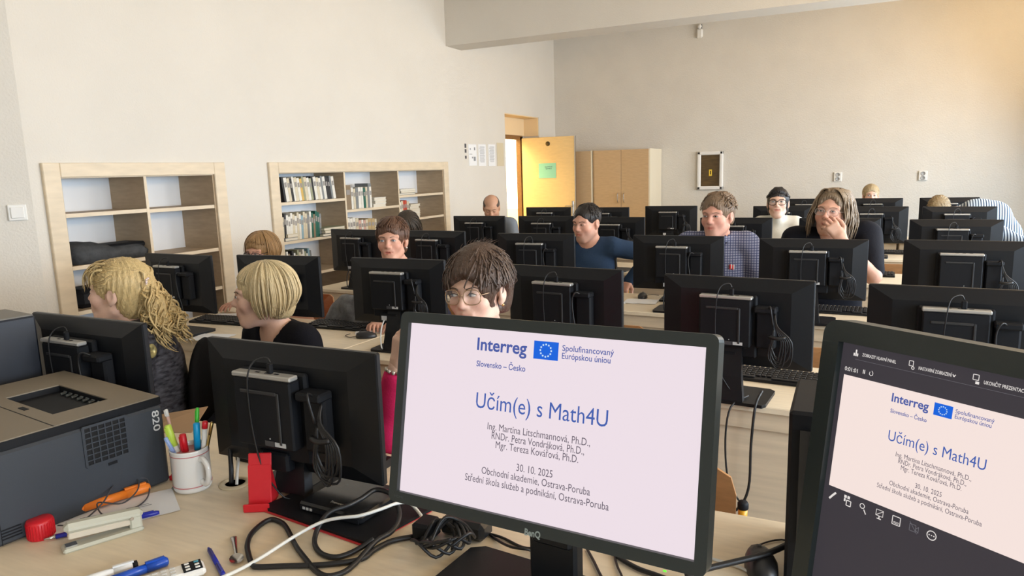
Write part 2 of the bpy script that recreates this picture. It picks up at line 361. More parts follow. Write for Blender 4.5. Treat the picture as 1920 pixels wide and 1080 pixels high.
# ------------------------------------------------------------------ books
BC = {'white': (.72, .70, .63), 'cream': (.62, .55, .40), 'black': (.02, .02, .022), 'green': (.01, .11, .075), 'yellow': (.62, .40, .10), 'grey': (.20, .215, .22), 'brown': (.24, .17, .10), 'red': (.50, .06, .03), 'pink': (.60, .36, .30), 'olive': (.30, .31, .20), 'blue': (.25, .40, .48), 'gold': (.45, .33, .16)}
pages = nmat('book_pages', (.68, .63, .52), .9)
def book(y, z, w, h, dep, col, label, group, lean=0, flatb=False, xo=0):
    mt = nmat('cover_'+col, BC[col], .55, var=.08, vscale=30)
    t = thing('book', label, 'book', (x0-.02-dep/2+xo, y, z), 0, group); t.rotation_euler.x = R(lean)
    if flatb:
        m = MB(); m.box((0, 0, .002), (dep, w, .004)); m.box((0, 0, h-.002), (dep, w, .004)); m.box((-dep/2+.002, 0, h/2), (.004, w, h-.008)); m.build('cover', mt, t)
        m = MB(); m.box((.003, 0, h/2), (dep-.012, w-.01, h-.0085)); m.build('pages', pages, t)
    else:
        m = MB(); k = min(.003, w*.2)
        m.box((0, -w/2+k/2, h/2), (dep, k, h)); m.box((0, w/2-k/2, h/2), (dep, k, h)); m.box((dep/2-k/2, 0, h/2), (k, w-2*k, h)); m.build('cover', mt, t)
        m = MB(); m.box((-.002, 0, h/2), (dep-.012, w-2*k-.0006, h-.01)); m.build('pages', pages, t)
        if w > .022: bx('spine_label', (dep/2+.0008, 0, h*.7), (.001, w*.7, h*.2), nmat('spine_print', (.30, .28, .26), .8), t)
def rowbooks(y, z, cols, ws, hs, dep, shelf, lean, gap=.0015):
    cnt = {}
    tot = {c: cols.count(c) for c in cols}
    for c, w, h in zip(cols, ws, hs):
        cnt[c] = cnt.get(c, 0)+1
        lb = ('%s %s book from left, %s' % (ORD[cnt[c]-1], c, shelf)) if tot[c] > 1 else 'only %s upright book, %s' % (c, shelf)
        le = lean if isinstance(lean, (int, float)) else lean[0]
        ex = abs(math.tan(R(le)))*0
        book(y+w/2, z+.0015+abs(math.sin(R(le)))*w/2, w, h, dep, c, lb, 'books on the '+shelf, le)
        y += (w+gap)/max(.9, math.cos(R(le)))+ex
cl = 'black white cream black white cream white yellow olive cream white olive black white cream white grey white black black grey white'.split()
rowbooks(4.50, 1.41, cl, [.022+.004*((i*7) % 4) for i in range(len(cl))], [.205-.012*((i*5) % 4)*.5 for i in range(len(cl))], .16, 'top left shelf of the full bookcase', 7)
cl = 'cream black white white white cream white cream white blue cream cream grey white green brown green green grey'.split()
rowbooks(4.44, 1.088, cl, [.024+.005*((i*3) % 3) for i in range(len(cl))], [.20+.014*((i*5) % 3) for i in range(len(cl))], .16, 'middle left shelf of the full bookcase', -2)
cl = 'black white brown white black white cream olive cream white white olive white blue grey'.split()
rowbooks(4.46, .79, cl, [.02+.005*((i*3) % 3) for i in range(len(cl))], [.17+.02*((i*5) % 3) for i in range(len(cl))], .15, 'lower left shelf of the full bookcase', 4)
cl = 'brown white cream grey white white green cream grey white'.split()
rowbooks(5.29, 1.30, cl, [.075, .03, .03, .035, .04, .03, .032, .028, .026, .03], [.225, .2, .19, .195, .2, .2, .19, .2, .2, .2], .16, 'upper middle shelf of the full bookcase', 0, .004)
cl = 'white white white cream pink white pink cream gold gold cream'.split()
rowbooks(5.285, 1.02, cl, [.04, .036, .04, .045, .036, .03, .03, .036, .05, .05, .03], [.2, .195, .2, .19, .17, .17, .165, .17, .175, .17, .165], .15, 'lower middle shelf of the full bookcase', 0, .003)
cl = 'white cream red red cream'.split()
rowbooks(6.15, 1.145, cl, [.03, .03, .028, .035, .04], [.18, .19, .19, .195, .18], .15, 'middle right shelf of the full bookcase', 0, .003)
book(5.79, 1.302, .05, .23, .16, 'grey', 'tall dark grey book standing behind the white stack, middle bay', 'books on the upper middle shelf of the full bookcase', 0, False, -.10)
def stack(y, z, n, w, h, dep, cols, where, xo=0):
    for i in range(n):
        c = cols[i % len(cols)]
        pos = 'lying book at the bottom' if i == 0 else ('lying book on the very top' if i == n-1 else ORD[i]+' lying book from the bottom')
        book(y+.006*((i*3) % 4), z+.001+i*(h+.0008), w-.012*((i*5) % 3), h, dep, c, '%s %s of the stack %s' % (c, pos, where), 'stack '+where, 0, True, xo)
stack(5.79, 1.30, 3, .21, .030, .12, ['white'], 'by the upper middle books', .015)
stack(6.31, 1.395, 3, .30, .020, .16, ['grey', 'cream', 'white'], 'on the upper right shelf')
stack(6.43, 1.145, 6, .20, .024, .15, ['white', 'cream'], 'on the middle right shelf')
stack(5.045, 1.088, 3, .30, .024, .16, ['black', 'cream', 'olive'], 'on the middle left shelf', .04)
stack(4.52, .9955+.0925+.0, 2, .15, .028, .02, ['grey', 'cream'], 'before the middle left books', .026)

# ------------------------------------------------------------------ desks
def desk(label, xa, xb, ynear, dep, top, rz, grp):
    t = thing('desk', label, 'desk', ((xa+xb)/2, ynear, 0), rz, grp); w = xb-xa
    bx('desktop', (0, dep/2, top-.0125), (w-.004, dep, .025), birch_h, t, .003)
    bx('front_rail', (0, .03, top-.06), (w-.03, .02, .07), birch, t)
    bx('front_panel', (0, .045, (top-.04)/2+.03), (w-.03, .018, top-.14), birch, t)
    for s_ in (-1, 1): bx('side_panel', (s_*(w/2-.02), dep/2, (top-.026)/2), (.022, dep-.06, top-.026), birch, t)
    return t
ROWS = {2: (2.56, -.046, .60), 3: (4.03, -.062, .60), 4: (5.51, -.085, .60), 5: (7.00, -.062, .60), 6: (8.57, 0, .56)}
RN = {2: 'second', 3: 'third', 4: 'fourth', 5: 'fifth', 6: 'last'}
for r, (a, b, dep) in ROWS.items():
    edges = [(-3.78, -2.28), (-2.275, -.655), (-.65, 1.05)] if r < 6 else [(-.85, .47), (.475, 1.45)]
    pos = ['nearest the bookcase wall', 'in the middle', 'furthest from the bookcase wall']
    if r == 6: pos = pos[::2]
    for k, (xa, xb) in enumerate(edges):
        desk('light birch desk %s in the %s row of desks' % (pos[k], RN[r]), xa, xb, a+b*(xa+xb)/2, dep, .75, math.atan(b), 'student desks in rows')
ZT = .82
td = thing('teacher_desk', 'long light birch front desk with monitors, printer and cables', 'desk', (-1.3, 1.0, 0))
m = MB(); m.box((0, 0, ZT-.0145), (3.2, 1.16, .029), .003); m.build('desktop', birch_h, td)
for X in (-1.57, 0, 1.57): bx('side_panel', (X, 0, (ZT-.03)/2), (.024, 1.0, ZT-.03), birch, td)
bx('back_panel', (0, .0, .45), (3.1, .018, .6), birch, td)
g = thing('cable_grommet', 'beige plastic cable grommet ring set in the front desk', 'grommet', (-1.43, 1.26, ZT))
m = MB(); m.lathe([(.026, .0002), (.026, .004), (.034, .005), (.040, .0035), (.042, .0002)], n=28); m.build('ring', nmat('grommet_beige', (.58, .49, .33), .5), g, True)
m = MB(); m.lathe([(.0, .0006), (.026, .0006)], n=28); m.build('hole', nmat('hole_dark', (.10, .08, .05), .9), g)

# ------------------------------------------------------------------ chairs
def make_chair():
    t = thing('school_chair', 'x', 'chair')
    m = MB(); n = 10; vs = []; fs = []
    for i in range(n+1):
        u = -1+2*i/n
        for j in range(7):
            v = j/6; vs.append((u*.19*(1-.06*abs(v-.5)), -.19+.38*v, .44-.012*(1-u*u)-.02*(v < .1)))
    nv = len(vs); vs += [(a, b, c-.01) for a, b, c in vs]
    for i in range(n):
        for j in range(6):
            q = (i*7+j, (i+1)*7+j, (i+1)*7+j+1, i*7+j+1); fs.append(q); fs.append(tuple(k+nv for k in q[::-1]))
    rim = [j for j in range(7)]+[i*7+6 for i in range(1, n+1)]+[n*7+j for j in range(5, -1, -1)]+[i*7 for i in range(n-1, 0, -1)]
    for a, b in zip(rim, rim[1:]+rim[:1]): fs.append((a, b, b+nv, a+nv))
    m.add(vs, fs); m.build('seat', ply, t, True)
    m = MB(); o = []
    pr = [(-.19, .60), (-.19, .74), (-.175, .785), (-.14, .80), (.14, .80), (.175, .785), (.19, .74), (.19, .60), (.16, .585), (-.16, .585)]
    vs = []
    def by(x, z): return .21+.03*(1-(x/.19)**2)+.12*(z-.6)
    k = len(pr); vs = [(x, by(x, z), z) for x, z in pr]+[(x, by(x, z)+.01, z) for x, z in pr]
    m.add([(0, by(0, .69), .69), (0, by(0, .69)+.01, .69)]+vs, [(0, 2+i, 2+(i+1) % k) for i in range(k)]+[(1, 2+k+(i+1) % k, 2+k+i) for i in range(k)]+[(2+i, 2+k+i, 2+k+(i+1) % k, 2+(i+1) % k) for i in range(k)])
    bk = m.build('backrest', ply, t)
    m = MB()
    for s_ in (-1, 1): m.ball((s_*.15, by(.15, .64)-.002, .64), (.008, .004, .008), 8, 5)
    m.build('rivet', steel, bk)
    for s_ in (-1, 1):
        m = MB(); m.tube([(s_*.20, .26, .012), (s_*.20, .23, .42), (s_*.205, .235, .60), (s_*.207, .245, .70)], .0125, 10, 3); m.build('rear_leg', yellow, t, True)
        m = MB(); m.lathe([(.0135, 0), (.0145, .003), (.0145, .016), (.011, .021), (0, .022)], (s_*.207, .2455, .698), 12); m.build('end_cap', blackm, t, True)
        m = MB(); m.tube([(s_*.20, -.20, .012), (s_*.20, -.17, .40), (s_*.20, -.14, .425), (s_*.20, .23, .425)], .0115, 8, 3); m.build('front_leg', yellow, t, True)
    m = MB(); m.tube([(-.20, .2, .415), (.20, .2, .415)], .01, 8); m.tube([(-.20, -.14, .415), (.20, -.14, .415)], .01, 8); m.build('crossbar', yellow, t)
    return t
CH0 = make_chair(); CHN = [0]
def chair(X, Y, rz, label):
    o = CH0 if CHN[0] == 0 else copy_tree(CH0); CHN[0] += 1
    o.location = (X, Y, 0); o.rotation_euler.z = rz; o['label'] = label; o['group'] = 'plywood school chairs'
# ------------------------------------------------------------------ student monitors
def frust(m, w, h, z0, y_out, y_in, ins, xs=0):
    a, b = w/2, h/2; c = z0
    o = [(-a, y_out, c-b), (a, y_out, c-b), (a, y_out, c+b), (-a, y_out, c+b)]
    i = [(-a+ins+xs, y_in, c-b+ins*.6), (a-ins+xs, y_in, c-b+ins*.6), (a-ins+xs, y_in, c+b-ins*.6), (-a+ins+xs, y_in, c+b-ins*.6)]
    m.add(o+i, [(4, 5, 6, 7), (0, 1, 5, 4), (1, 2, 6, 5), (2, 3, 7, 6), (3, 0, 4, 7)])
def make_monitor(variant):
    t = thing('computer_monitor', 'x', 'monitor')
    PW, PH, ZC = .539, .325, .2915
    m = MB(); m.box((0, .006, ZC), (PW, .020, PH), .004); m.build('panel', blackp, t)
    m = MB(); m.box((0, .0165, ZC+.006), (PW-.016, .002, PH-.030)); m.build('screen', blackg, t)
    m = MB(); frust(m, PW-.006, PH-.006, ZC, -.004, -.022, .07); m.box((0, -.0165, ZC+.123), (.36, .003, .0022)); sh = m.build('back_shell', blackp, t)
    m = MB(); m.box((-.02, -.030, ZC-.01), (.21, .018, .23), .006); m.build('mount_plate', blackm, t)
    pc = bx('mini_computer', (-.02, -.058, .2985), (.18, .036, .172), blackm, t, .004)
    m = MB(); m.box((-.02, -.062, .3915), (.186, .030, .012), .003); m.build('silver_front', silver, pc)
    m = MB()
    for k in range(3): m.box((-.02+.03*k-.02, -.062, .3978), (.013, .006, .001))
    m.build('port', blackm, pc)
    m = MB(); m.box((-.03, -.0775, .352), (.115, .004, .009), .002); m.box((.031, -.0775, .29), (.008, .004, .13), .002); m.build('cover_ridge', nmat('ridge_grey', (.025, .026, .028), .45), pc)
    m = MB(); m.box((.028, -.0768, .2255), (.034, .001, .011)); q = m.build('sticker', stick_w, pc)
    m = MB(); m.box((-.006, -.0768, .2255), (.028, .001, .013)); m.build('dark_sticker', stick_d, pc)
    m = MB(); m.box((-.003, -.0768, .238), (.003, .001, .003)); m.build('rivet', stick_w, pc)
    m = MB(); m.box((.118, -.038, .285), (.068, .034, .15), .006); m.box((.118, -.05, .352), (.075, .05, .022), .005); m.build('power_adapter', blackm, t)
    m = MB(); m.box((-.03, -.036, .165), (.1, .03, .05), .006); m.build('port_block', blackm, t)
    m = MB(); m.box((-.055, -.0515, .165), (.03, .003, .022)); m.build('video_plug', stick_w, t)
    # stand
    m = MB(); vs = []; 
    for z, w, y0_, y1_ in ((0.01, .052, -.085, -.055), (.1, .042, -.07, -.042), (.2, .036, -.045, -.022), (.3, .034, -.035, -.02)):
        vs += [(-w, y0_, z), (w, y0_, z), (w, y1_, z), (-w, y1_, z)]
    fs = [(a*4+k, a*4+(k+1) % 4, (a+1)*4+(k+1) % 4, (a+1)*4+k) for a in range(3) for k in range(4)]+[(3, 2, 1, 0), (12, 13, 14, 15)]
    m.add(vs, fs); m.build('stand_neck', blackp, t)
    m = MB(); m.prism([(-.12, -.09), (.12, -.09), (.13, -.07), (.13, .10), (.11, .12), (-.11, .12), (-.13, .10), (-.13, -.07)], 0, .012); m.build('stand_base', blackp, t)
    # cables
    if variant in (0, 2):
        m = MB(); m.box((.0, -.062, .410), (.016, .012, .026), .003); m.build('usb_plug', blackm, t)
        m = MB(); m.tube([(.0, -.058, .425), (-.01, -.06, .44), (-.035, -.075, .43), (-.045, -.09, .39), (-.05, -.088, .3), (-.045, -.085, .2), (-.03, -.08, .11), (.02, -.07, .03), (.03, -.02, .014)], .0021, 6, 4); m.build('usb_cable', rubber, t, True)
    if variant in (0, 1):
        m = MB()
        for k in range(6):
            w = .012+.007*k; b = .205-.018*(k % 3)
            m.tube([(.15, -.06, .34), (.155+w*.2, -.085, .30), (.165+w, -.088, .25), (.16+w, -.085, b), (.165, -.083, b-.025+.003*k), (.15-w*.3, -.085, b+.02), (.155-w*.2, -.088, .25), (.152, -.085, .29)], .003, 6, 4)
        m.tube([(.138, -.09, .265), (.165, -.098, .262), (.192, -.09, .265)], .007, 6, 3)
        m.tube([(.13, -.06, .35), (.14, -.095, .37), (.15, -.088, .30)], .003, 6, 4); m.build('coiled_cable', rubber, t, True)
    else:
        m = MB(); m.tube([(.12, -.06, .345), (.10, -.085, .365), (.085, -.088, .33), (.09, -.085, .25), (.105, -.08, .17), (.10, -.075, .1), (.07, -.06, .03)], .003, 6, 4); m.build('power_cable', rubber, t, True)
    m = MB(); m.tube([(-.055, -.053, .155), (-.058, -.075, .12), (-.06, -.085, .06), (-.055, -.075, .013), (-.03, -.0, .008 + .008)], .0035, 6, 4); m.build('video_cable', cabw if variant == 1 else rubber, t, True)
    return t
MONP = [make_monitor(k) for k in range(3)]; USED = [False]*3
def monitor(X, Y, a, var, label, z=.75):
    o = MONP[var] if not USED[var] else copy_tree(MONP[var]); USED[var] = True
    o.location = (X, Y, z); o.rotation_euler.z = R(a); o['label'] = label; o['group'] = 'student computer monitors'
    return o
MON = {2: [(-3.407, 2.754, -1.3, 2), (-2.743, 2.831, 4.2, 2), (-1.994, 2.852, 1.4, 1), (-1.087, 2.765, -6.2, 2), (-.366, 2.649, -5.3, 0), (.335, 2.60, -3.5, 2)],
       3: [(-3.40, 4.37, -4, 2), (-2.70, 4.34, -4, 2), (-1.851, 4.224, 2.3, 2), (-.919, 4.193, -.6, 2), (-.176, 4.101, .5, 0), (.525, 4.12, -2, 1)],
       4: [(-3.145, 5.866, 1.1, 2), (-2.46, 5.856, -.5, 2), (-1.80, 5.76, -2, 1), (-.8, 5.694, .3, 0), (-.071, 5.661, .2, 0), (.639, 5.546, -.4, 2)],
       5: [(-3.028, 7.285, -1, 2), (-2.35, 7.20, -1, 2), (-1.692, 7.398, 2, 1), (-.59, 7.27, -1, 0), (.19, 7.10, -1, 0), (.83, 7.044, -.6, 2)],
       6: [(-.455, 8.70, 0, 2), (.235, 8.69, 0, 2), (.929, 8.70, -.7, 2)]}
for r, L in MON.items():
    for k, (X, Y, a, v) in enumerate(L):
        monitor(X, Y, a, v, 'black monitor seen from behind, %s row, %s from the left wall' % (RN[r], ORD[k]))
mA = monitor(-1.241, 1.289, .2, 0, 'large black monitor back in front of the woman in pink', ZT); mB = monitor(-2.113, 1.356, -1, 2, 'black monitor back between the printer and the curly blonde woman', ZT)
for q in (mA, mB):
    q.location.z = .75; 
    for ch in q.children:
        if ch.name.split('.')[0] in ('stand_base', 'stand_neck'): 
            ch.location.z = .07 if 'base' in ch.name else .0712; ch.scale.z = 1 if 'base' in ch.name else .76; ch.location.y = .05
            if 'base' in ch.name: ch.scale.x = ch.scale.y = .62; ch.location.x = -.05
        if ch.name.split('.')[0] in ('video_cable', 'usb_cable', 'power_cable'): ch.location.z = .062; ch.scale.z = .85

# keyboards and mice
def make_keyboard():
    t = thing('keyboard', 'x', 'keyboard')
    m = MB(); m.add([(-.22, -.07, 0), (.22, -.07, 0), (.22, .07, 0), (-.22, .07, 0), (-.22, -.07, .024), (.22, -.07, .024), (.22, .07, .012), (-.22, .07, .012)], [(3, 2, 1, 0), (4, 5, 6, 7), (0, 1, 5, 4), (1, 2, 6, 5), (2, 3, 7, 6), (3, 0, 4, 7)]); m.build('case', blackp, t)
    m = MB()
    for r_ in range(6):
        y = -.056+r_*.0215; zz = .024-(y+.07)/.14*.012+.003
        if r_ == 5:
            for x, w in ((.15, .05), (0, .12), (-.14, .05)): m.box((x, y, zz), (w, .016, .006), .0015)
        else:
            for c in range(20): m.box((-.2+c*.021, y, zz), (.0165, .0165, .006), .0015)
    tag(m.build('keys', nmat('key_black', (.016, .016, .018), .45), t), None, None, None, 'stuff')
    return t
def make_mouse():
    t = thing('computer_mouse', 'x', 'mouse')
    m = MB(); vs = []; n = 12
    prof = [(0, .0), (.0, .6), (.01, .85), (.02, .98), (.03, .9), (.036, .6), (.039, .0)]
    for z, s_ in [(0, 1), (.008, 1.03), (.018, .98), (.027, .8), (.033, .5), (.036, .15)]:
        for k in range(n):
            w = 2*PI*k/n; vs.append((.031*s_*math.cos(w), .055*s_*math.sin(w)+.008*(z > .02), z))
    fs = [(i*n+k, i*n+(k+1) % n, (i+1)*n+(k+1) % n, (i+1)*n+k) for i in range(5) for k in range(n)]+[tuple(range(n))[::-1], tuple(5*n+k for k in range(n))]
    m.add(vs, fs); m.build('mouse_shell', nmat('mouse_black', (.02, .02, .021), .4), t, True)
    m = MB(); m.M = Matrix.Translation((0, .03, .031)) @ Matrix.Rotation(PI/2, 4, 'Y'); m.lathe([(0, -.004), (.007, -.004), (.007, .004), (0, .004)], n=12); m.build('wheel', stick_d, t)
    m = MB(); m.tube([(0, .052, .01), (.01, .09, .004), (.06, .12, .003), (.1, .10, .003)], .0018, 6, 4); m.build('mouse_cable', rubber, t, True)
    return t
KB = make_keyboard(); MS = make_mouse(); un = {'k': 0, 'm': 0}
def place(proto, key, X, Y, z, rz, label, grp):
    o = proto if un[key] == 0 else copy_tree(proto); un[key] += 1
    o.location = (X, Y, z); o.rotation_euler.z = R(rz); o['label'] = label; o['group'] = grp
for X, Y, rz, lb in ((-3.42, 3.06, 185, 'black keyboard under the hand of the woman in orange'), (-2.62, 3.17, 182, 'black keyboard right of the blonde bob woman on second row'), (-.19, 2.93, 175, 'black keyboard behind the monitor with a large cable coil'), (.40, 2.9, 178, 'black keyboard of the second row behind the rightmost monitor'),
                     (-.87, 4.52, 178, 'black keyboard behind the monitor before the checked shirt'), (-.08, 4.42, 178, 'black keyboard before the long haired man'), (.6, 4.43, 178, 'black keyboard of the third row at the right'), (-1.8, 4.52, 180, 'black keyboard before the man in the blue jumper'), (.1, 5.95, 178, 'black keyboard of the fourth row, third from the right wall'), (.33, 7.42, 180, 'black keyboard in the fifth row left of its right monitor')):
    place(KB, 'k', X, Y, .7505, rz, lb, 'student keyboards')
place(KB, 'k', -1.33, 1.445, ZT+.0005, 180, 'black keyboard just behind the large front monitor back', 'student keyboards')
for X, Y, z, rz, lb in ((-2.354*.985, 3.0, .7505, 120, 'black mouse beside the stand of the second row monitor'), (-1.225, 4.55, .7505, 10, 'black mouse in front of the man in the blue jumper'), (.33, 4.55, .7505, 70, 'black mouse on paper right of the long haired man'), (-.128, 1.36, ZT+.0005, 15, 'dark grey mouse beside the black computer tower')):
    place(MS, 'm', X, Y, z, rz, lb, 'computer mice')

# ------------------------------------------------------------------ text and screens
def text_part(txt, M, x, z, width, height, mat, parent, name='lettering', bold=0, y=-.0012):
    cu = bpy.data.curves.new('t', 'FONT'); cu.body = txt; cu.size = 1; cu.resolution_u = 3; cu.offset = bold
    ob = bpy.data.objects.new('t', cu); COL.objects.link(ob)
    dg = bpy.context.evaluated_depsgraph_get(); me = ob.evaluated_get(dg).to_mesh()
    v = np.array([tuple(q.co) for q in me.vertices]); f = [list(p.vertices) for p in me.polygons]
    ob.evaluated_get(dg).to_mesh_clear(); bpy.data.objects.remove(ob); bpy.data.curves.remove(cu)
    if len(v) == 0: return
    w = v[:, 0].max()-v[:, 0].min(); sx = width/w; sy = height if height else sx
    P = [M @ Vector((x+(a-v[:, 0].min())*sx, y, z+b*sy)) for a, b, c in v]
    return mkobj(name, P, f, mat, parent)
def pose(c, yaw, tilt, roll, root):
    return Matrix.Translation(Vector(c)-Vector(root)) @ Matrix.Rotation(R(yaw), 4, 'Z') @ Matrix.Rotation(-R(tilt), 4, 'X') @ Matrix.Rotation(R(roll), 4, 'Y')
def slide(M, w, h, parent, k, bg):
    """the presentation slide, w x h, centred at M; content laid out in slide fractions"""
    U = lambda u: (u-.5)*w
    V = lambda v: (.5-v)*h
    blue = flat('slide_blue'+k, srgb(62, 92, 170)); navy = flat('slide_navy'+k, srgb(70, 88, 160)); grey = flat('slide_text'+k, srgb(96, 88, 102)); fl = flat('flag_blue'+k, srgb(10, 96, 215)); st = flat('flag_star'+k, srgb(205, 232, 240))
    m = MB(); m.M = M; m.box((0, -.0004, 0), (w, .0006, h)); sl = m.build('slide', bg, parent)
    def T(t, u0, u1, v, hh, mat, bold=0): text_part(t, M, U(u0), V(v), (u1-u0)*w, hh*h, mat, sl, 'lettering', bold)
    T('Interreg', .270, .451, .121, .098, navy, .022)
    T('Slovensko – Česko', .272, .450, .214, .046, navy, .012)
    T('Spolufinancovaný', .571, .735, .082, .045, navy, .008); T('Európskou úniou', .571, .726, .123, .045, navy, .008)
    T('Učím(e) s Math4U', .280, .729, .445, .125, blue)
    T('Ing. Martina Litschmannová, Ph.D.,', .329, .679, .555, .056, grey); T('RNDr. Petra Vondráková, Ph.D.,', .346, .662, .603, .056, grey); T('Mgr. Tereza Kovářová, Ph.D.', .363, .645, .650, .056, grey)
    T('30. 10. 2025', .442, .565, .751, .056, grey); T('Obchodní akademie, Ostrava-Poruba', .318, .688, .803, .056, grey); T('Střední škola služeb a podnikání, Ostrava-Poruba', .258, .748, .858, .056, grey)
    m = MB(); m.M = M; m.box((U(.5165), -.0010, V(.0895)), (.083*w, .0006, .097*h)); fg = m.build('flag', fl, sl)
    for j in range(12):
        a = 2*PI*j/12; cx, cz = U(.5165)+.0185*w*math.cos(a), V(.0895)+.0185*w*math.sin(a); m = MB(); m.M = M; vs = []
        for i in range(10):
            rr = .0042*w*(1 if i % 2 == 0 else .45); vs.append((cx+rr*math.sin(i*PI/5), -.0018, cz+rr*math.cos(i*PI/5)))
        m.add(vs+[(cx, -.0018, cz)], [(i, (i+1) % 10, 10) for i in range(10)]); m.build('star', st, fg)
    return sl
def rrect(w, h, r, n=4, cx=0, cz=0, rb=None):
    o = []
    for (sx, sz, a0) in ((1, 1, 0), (-1, 1, 90), (-1, -1, 180), (1, -1, 270)):
        q = r if sz > 0 or rb is None else rb
        for i in range(n+1):
            a = R(a0+90*i/n); o.append((cx+sx*(w/2-q)+q*math.cos(a), cz+sz*(h/2-q)+q*math.sin(a)))
    return o
def slab(m, outl, ya, yb):
    n = len(outl); vs = [(x, ya, z) for x, z in outl]+[(x, yb, z) for x, z in outl]
    m.add(vs, [tuple(range(n)), tuple(range(n, 2*n))[::-1]]+[(i, n+i, n+(i+1) % n, (i+1) % n) for i in range(n)])
def ringslab(m, outl, inl, ya, yb):
    n = len(outl); vs = [(x, ya, z) for x, z in outl]+[(x, ya, z) for x, z in inl]+[(x, yb, z) for x, z in outl]+[(x, yb, z) for x, z in inl]; fs = []
    for i in range(n):
        j = (i+1) % n; fs += [(i, j, n+j, n+i), (n+i, n+j, 3*n+j, 3*n+i), (i, 2*n+i, 2*n+j, j)]
    m.add(vs, fs)
# front monitor with the slide
root = (-.50, 1.22, ZT)
bq = thing('display_monitor', 'dark green framed desk monitor showing the white presentation slide', 'monitor', root)
Mb = pose((-.4653, 1.0473, 1.1807), -5.137, 12.441, -.966, root); w, h = .563, .317
m = MB(); m.M = Mb; ringslab(m, rrect(w*1.066, h*1.128, .012), rrect(w, h, .0005), -.010, .022); m.build('bezel', greenb, bq)
m = MB(); m.M = Mb; slab(m, rrect(w*1.06, h*1.12, .012), .006, .03); frust(m, w*.9, h*.9, 0, .03, .055, .08); vs = None; m.build('back_shell', blackp, bq)
m = MB(); m.M = Mb; m.box((0, .003, 0), (w+.001, .004, h+.001)); scr = m.build('screen', blackg, bq)
slide(Mb, w, h, scr, '_a', flat('slide_white_a', srgb(232, 218, 226)))
lg = flat('logo_grey', srgb(120, 140, 136), .8)
text_part('BenQ', Mb, -.016+.012, -h*.5-.0215, .030, .0155, nmat('logo_print', (.30, .36, .35), .4), bq, 'logo', .03, -.0105)
text_part('HDMI', Mb, -w/2-.004, -h*.5-.0115, .020, .007, nmat('logo_print2', (.07, .09, .09), .4), bq, 'logo', 0, -.0105)
m = MB(); m.M = Mb; m.box((w*.424, -.0103, -h*.5-.0235), (.005, .001, .0025)); m.build('power_light', flat('green_led', (.15, 1, .05), 1.2), bq)
m = MB(); m.M = Matrix.Rotation(R(-6), 4, 'Z'); m.box((.035, -.075, .07), (.10, .034, .125), .006); m.box((.035, -.085, .20), (.085, .028, .20), .006); m.box((.035, -.10, .33), (.09, .06, .09), .01); m.build('stand_neck', blackp, bq)
m = MB(); m.M = Matrix.Rotation(R(-6), 4, 'Z'); m.prism([(-.17, -.20), (.17, -.20), (.185, -.185), (.185, -.045), (.16, -.025), (-.16, -.025), (-.185, -.045), (-.185, -.185)], 0, .014); m.build('stand_base', blackp, bq)
# right-hand screen in presenter view
root = (.26, 1.12, ZT)
rm = thing('display_monitor', 'black rounded monitor at the right edge showing presenter view controls', 'monitor', root)
sw, shh = .288, .1737
Ms = pose((.1152, 1.0611, 1.205), -33.945, 8.135, -.128, root)
cu, cv = .5*(-.03+1.51), .5*(-.285+1.95); w, h = 1.54*sw, 2.235*shh
Mr = Ms @ Matrix.Translation(((cu-.5)*sw, 0, (.5-cv)*shh))
m = MB(); m.M = Mr; ringslab(m, rrect(w+.054, h+.064, .024, 6), rrect(w, h, .0005, 6), -.012, .03); m.build('bezel', greenb, rm)
m = MB(); m.M = Mr; slab(m, rrect(w+.05, h+.06, .022, 6), .008, .035); frust(m, w*.9, h*.9, 0, .035, .07, .08); m.build('back_shell', blackp, rm)
m = MB(); m.M = Mr; m.box((0, .003, 0), (w+.001, .004, h+.001)); scr = m.build('screen', flat('presenter_dark', srgb(56, 52, 58)), rm)
slide(Ms, sw, shh, scr, '_b', flat('slide_white_b', srgb(240, 222, 216)))
wt = flat('ui_white', srgb(226, 220, 216)); dim = flat('ui_grey', srgb(110, 108, 114))
U = lambda u: (u-.5)*sw
V = lambda v: (.5-v)*shh
for t_, a, b, v_, hh in (('ZOBRAZIT HLAVNÍ PANEL', .086, .265, -.19, .038), ('NASTAVENÍ ZOBRAZENÍ', .377, .530, -.183, .038), ('UKONČIT PREZENTACI', .668, .830, -.183, .038), ('0:01:01', 0, .073, -.038, .05)):
    text_part(t_, Ms, U(a), V(v_), (b-a)*sw, hh*shh, wt, scr, 'lettering', .01, -.0005)
def icon(name, parts, mat=wt):
    m = MB(); m.M = Ms
    for p in parts:
        if p[0] == 'l':
            for (a, b) in zip(p[1], p[1][1:]):
                A = Vector((U(a[0]), 0, V(a[1]))); B = Vector((U(b[0]), 0, V(b[1]))); d = (B-A); n = Vector((-d.z, 0, d.x)).normalized()*p[2]*.5; y = Vector((0, -.0008, 0))
                m.add([A+n+y, B+n+y, B-n+y, A-n+y], [(0, 1, 2, 3)])
        elif p[0] == 'b':
            m.add([(U(p[1]), -.0008, V(p[2])), (U(p[3]), -.0008, V(p[2])), (U(p[3]), -.0008, V(p[4])), (U(p[1]), -.0008, V(p[4]))], [(0, 1, 2, 3)])
        elif p[0] == 'o':
            q = [(p[1]+p[3]*math.cos(2*PI*i/20), p[2]+p[3]*1.658*math.sin(2*PI*i/20)) for i in range(21)]
            for a, b in zip(q, q[1:]):
                A = Vector((U(a[0]), -.0008, V(a[1]))); B = Vector((U(b[0]), -.0008, V(b[1]))); C_ = Vector((U(p[1]), -.0008, V(p[2])))
                m.add([A, B, B+(C_-B).normalized()*p[4], A+(C_-A).normalized()*p[4]], [(0, 1, 2, 3)])
    m.build(name, mat, scr)
L = .0009
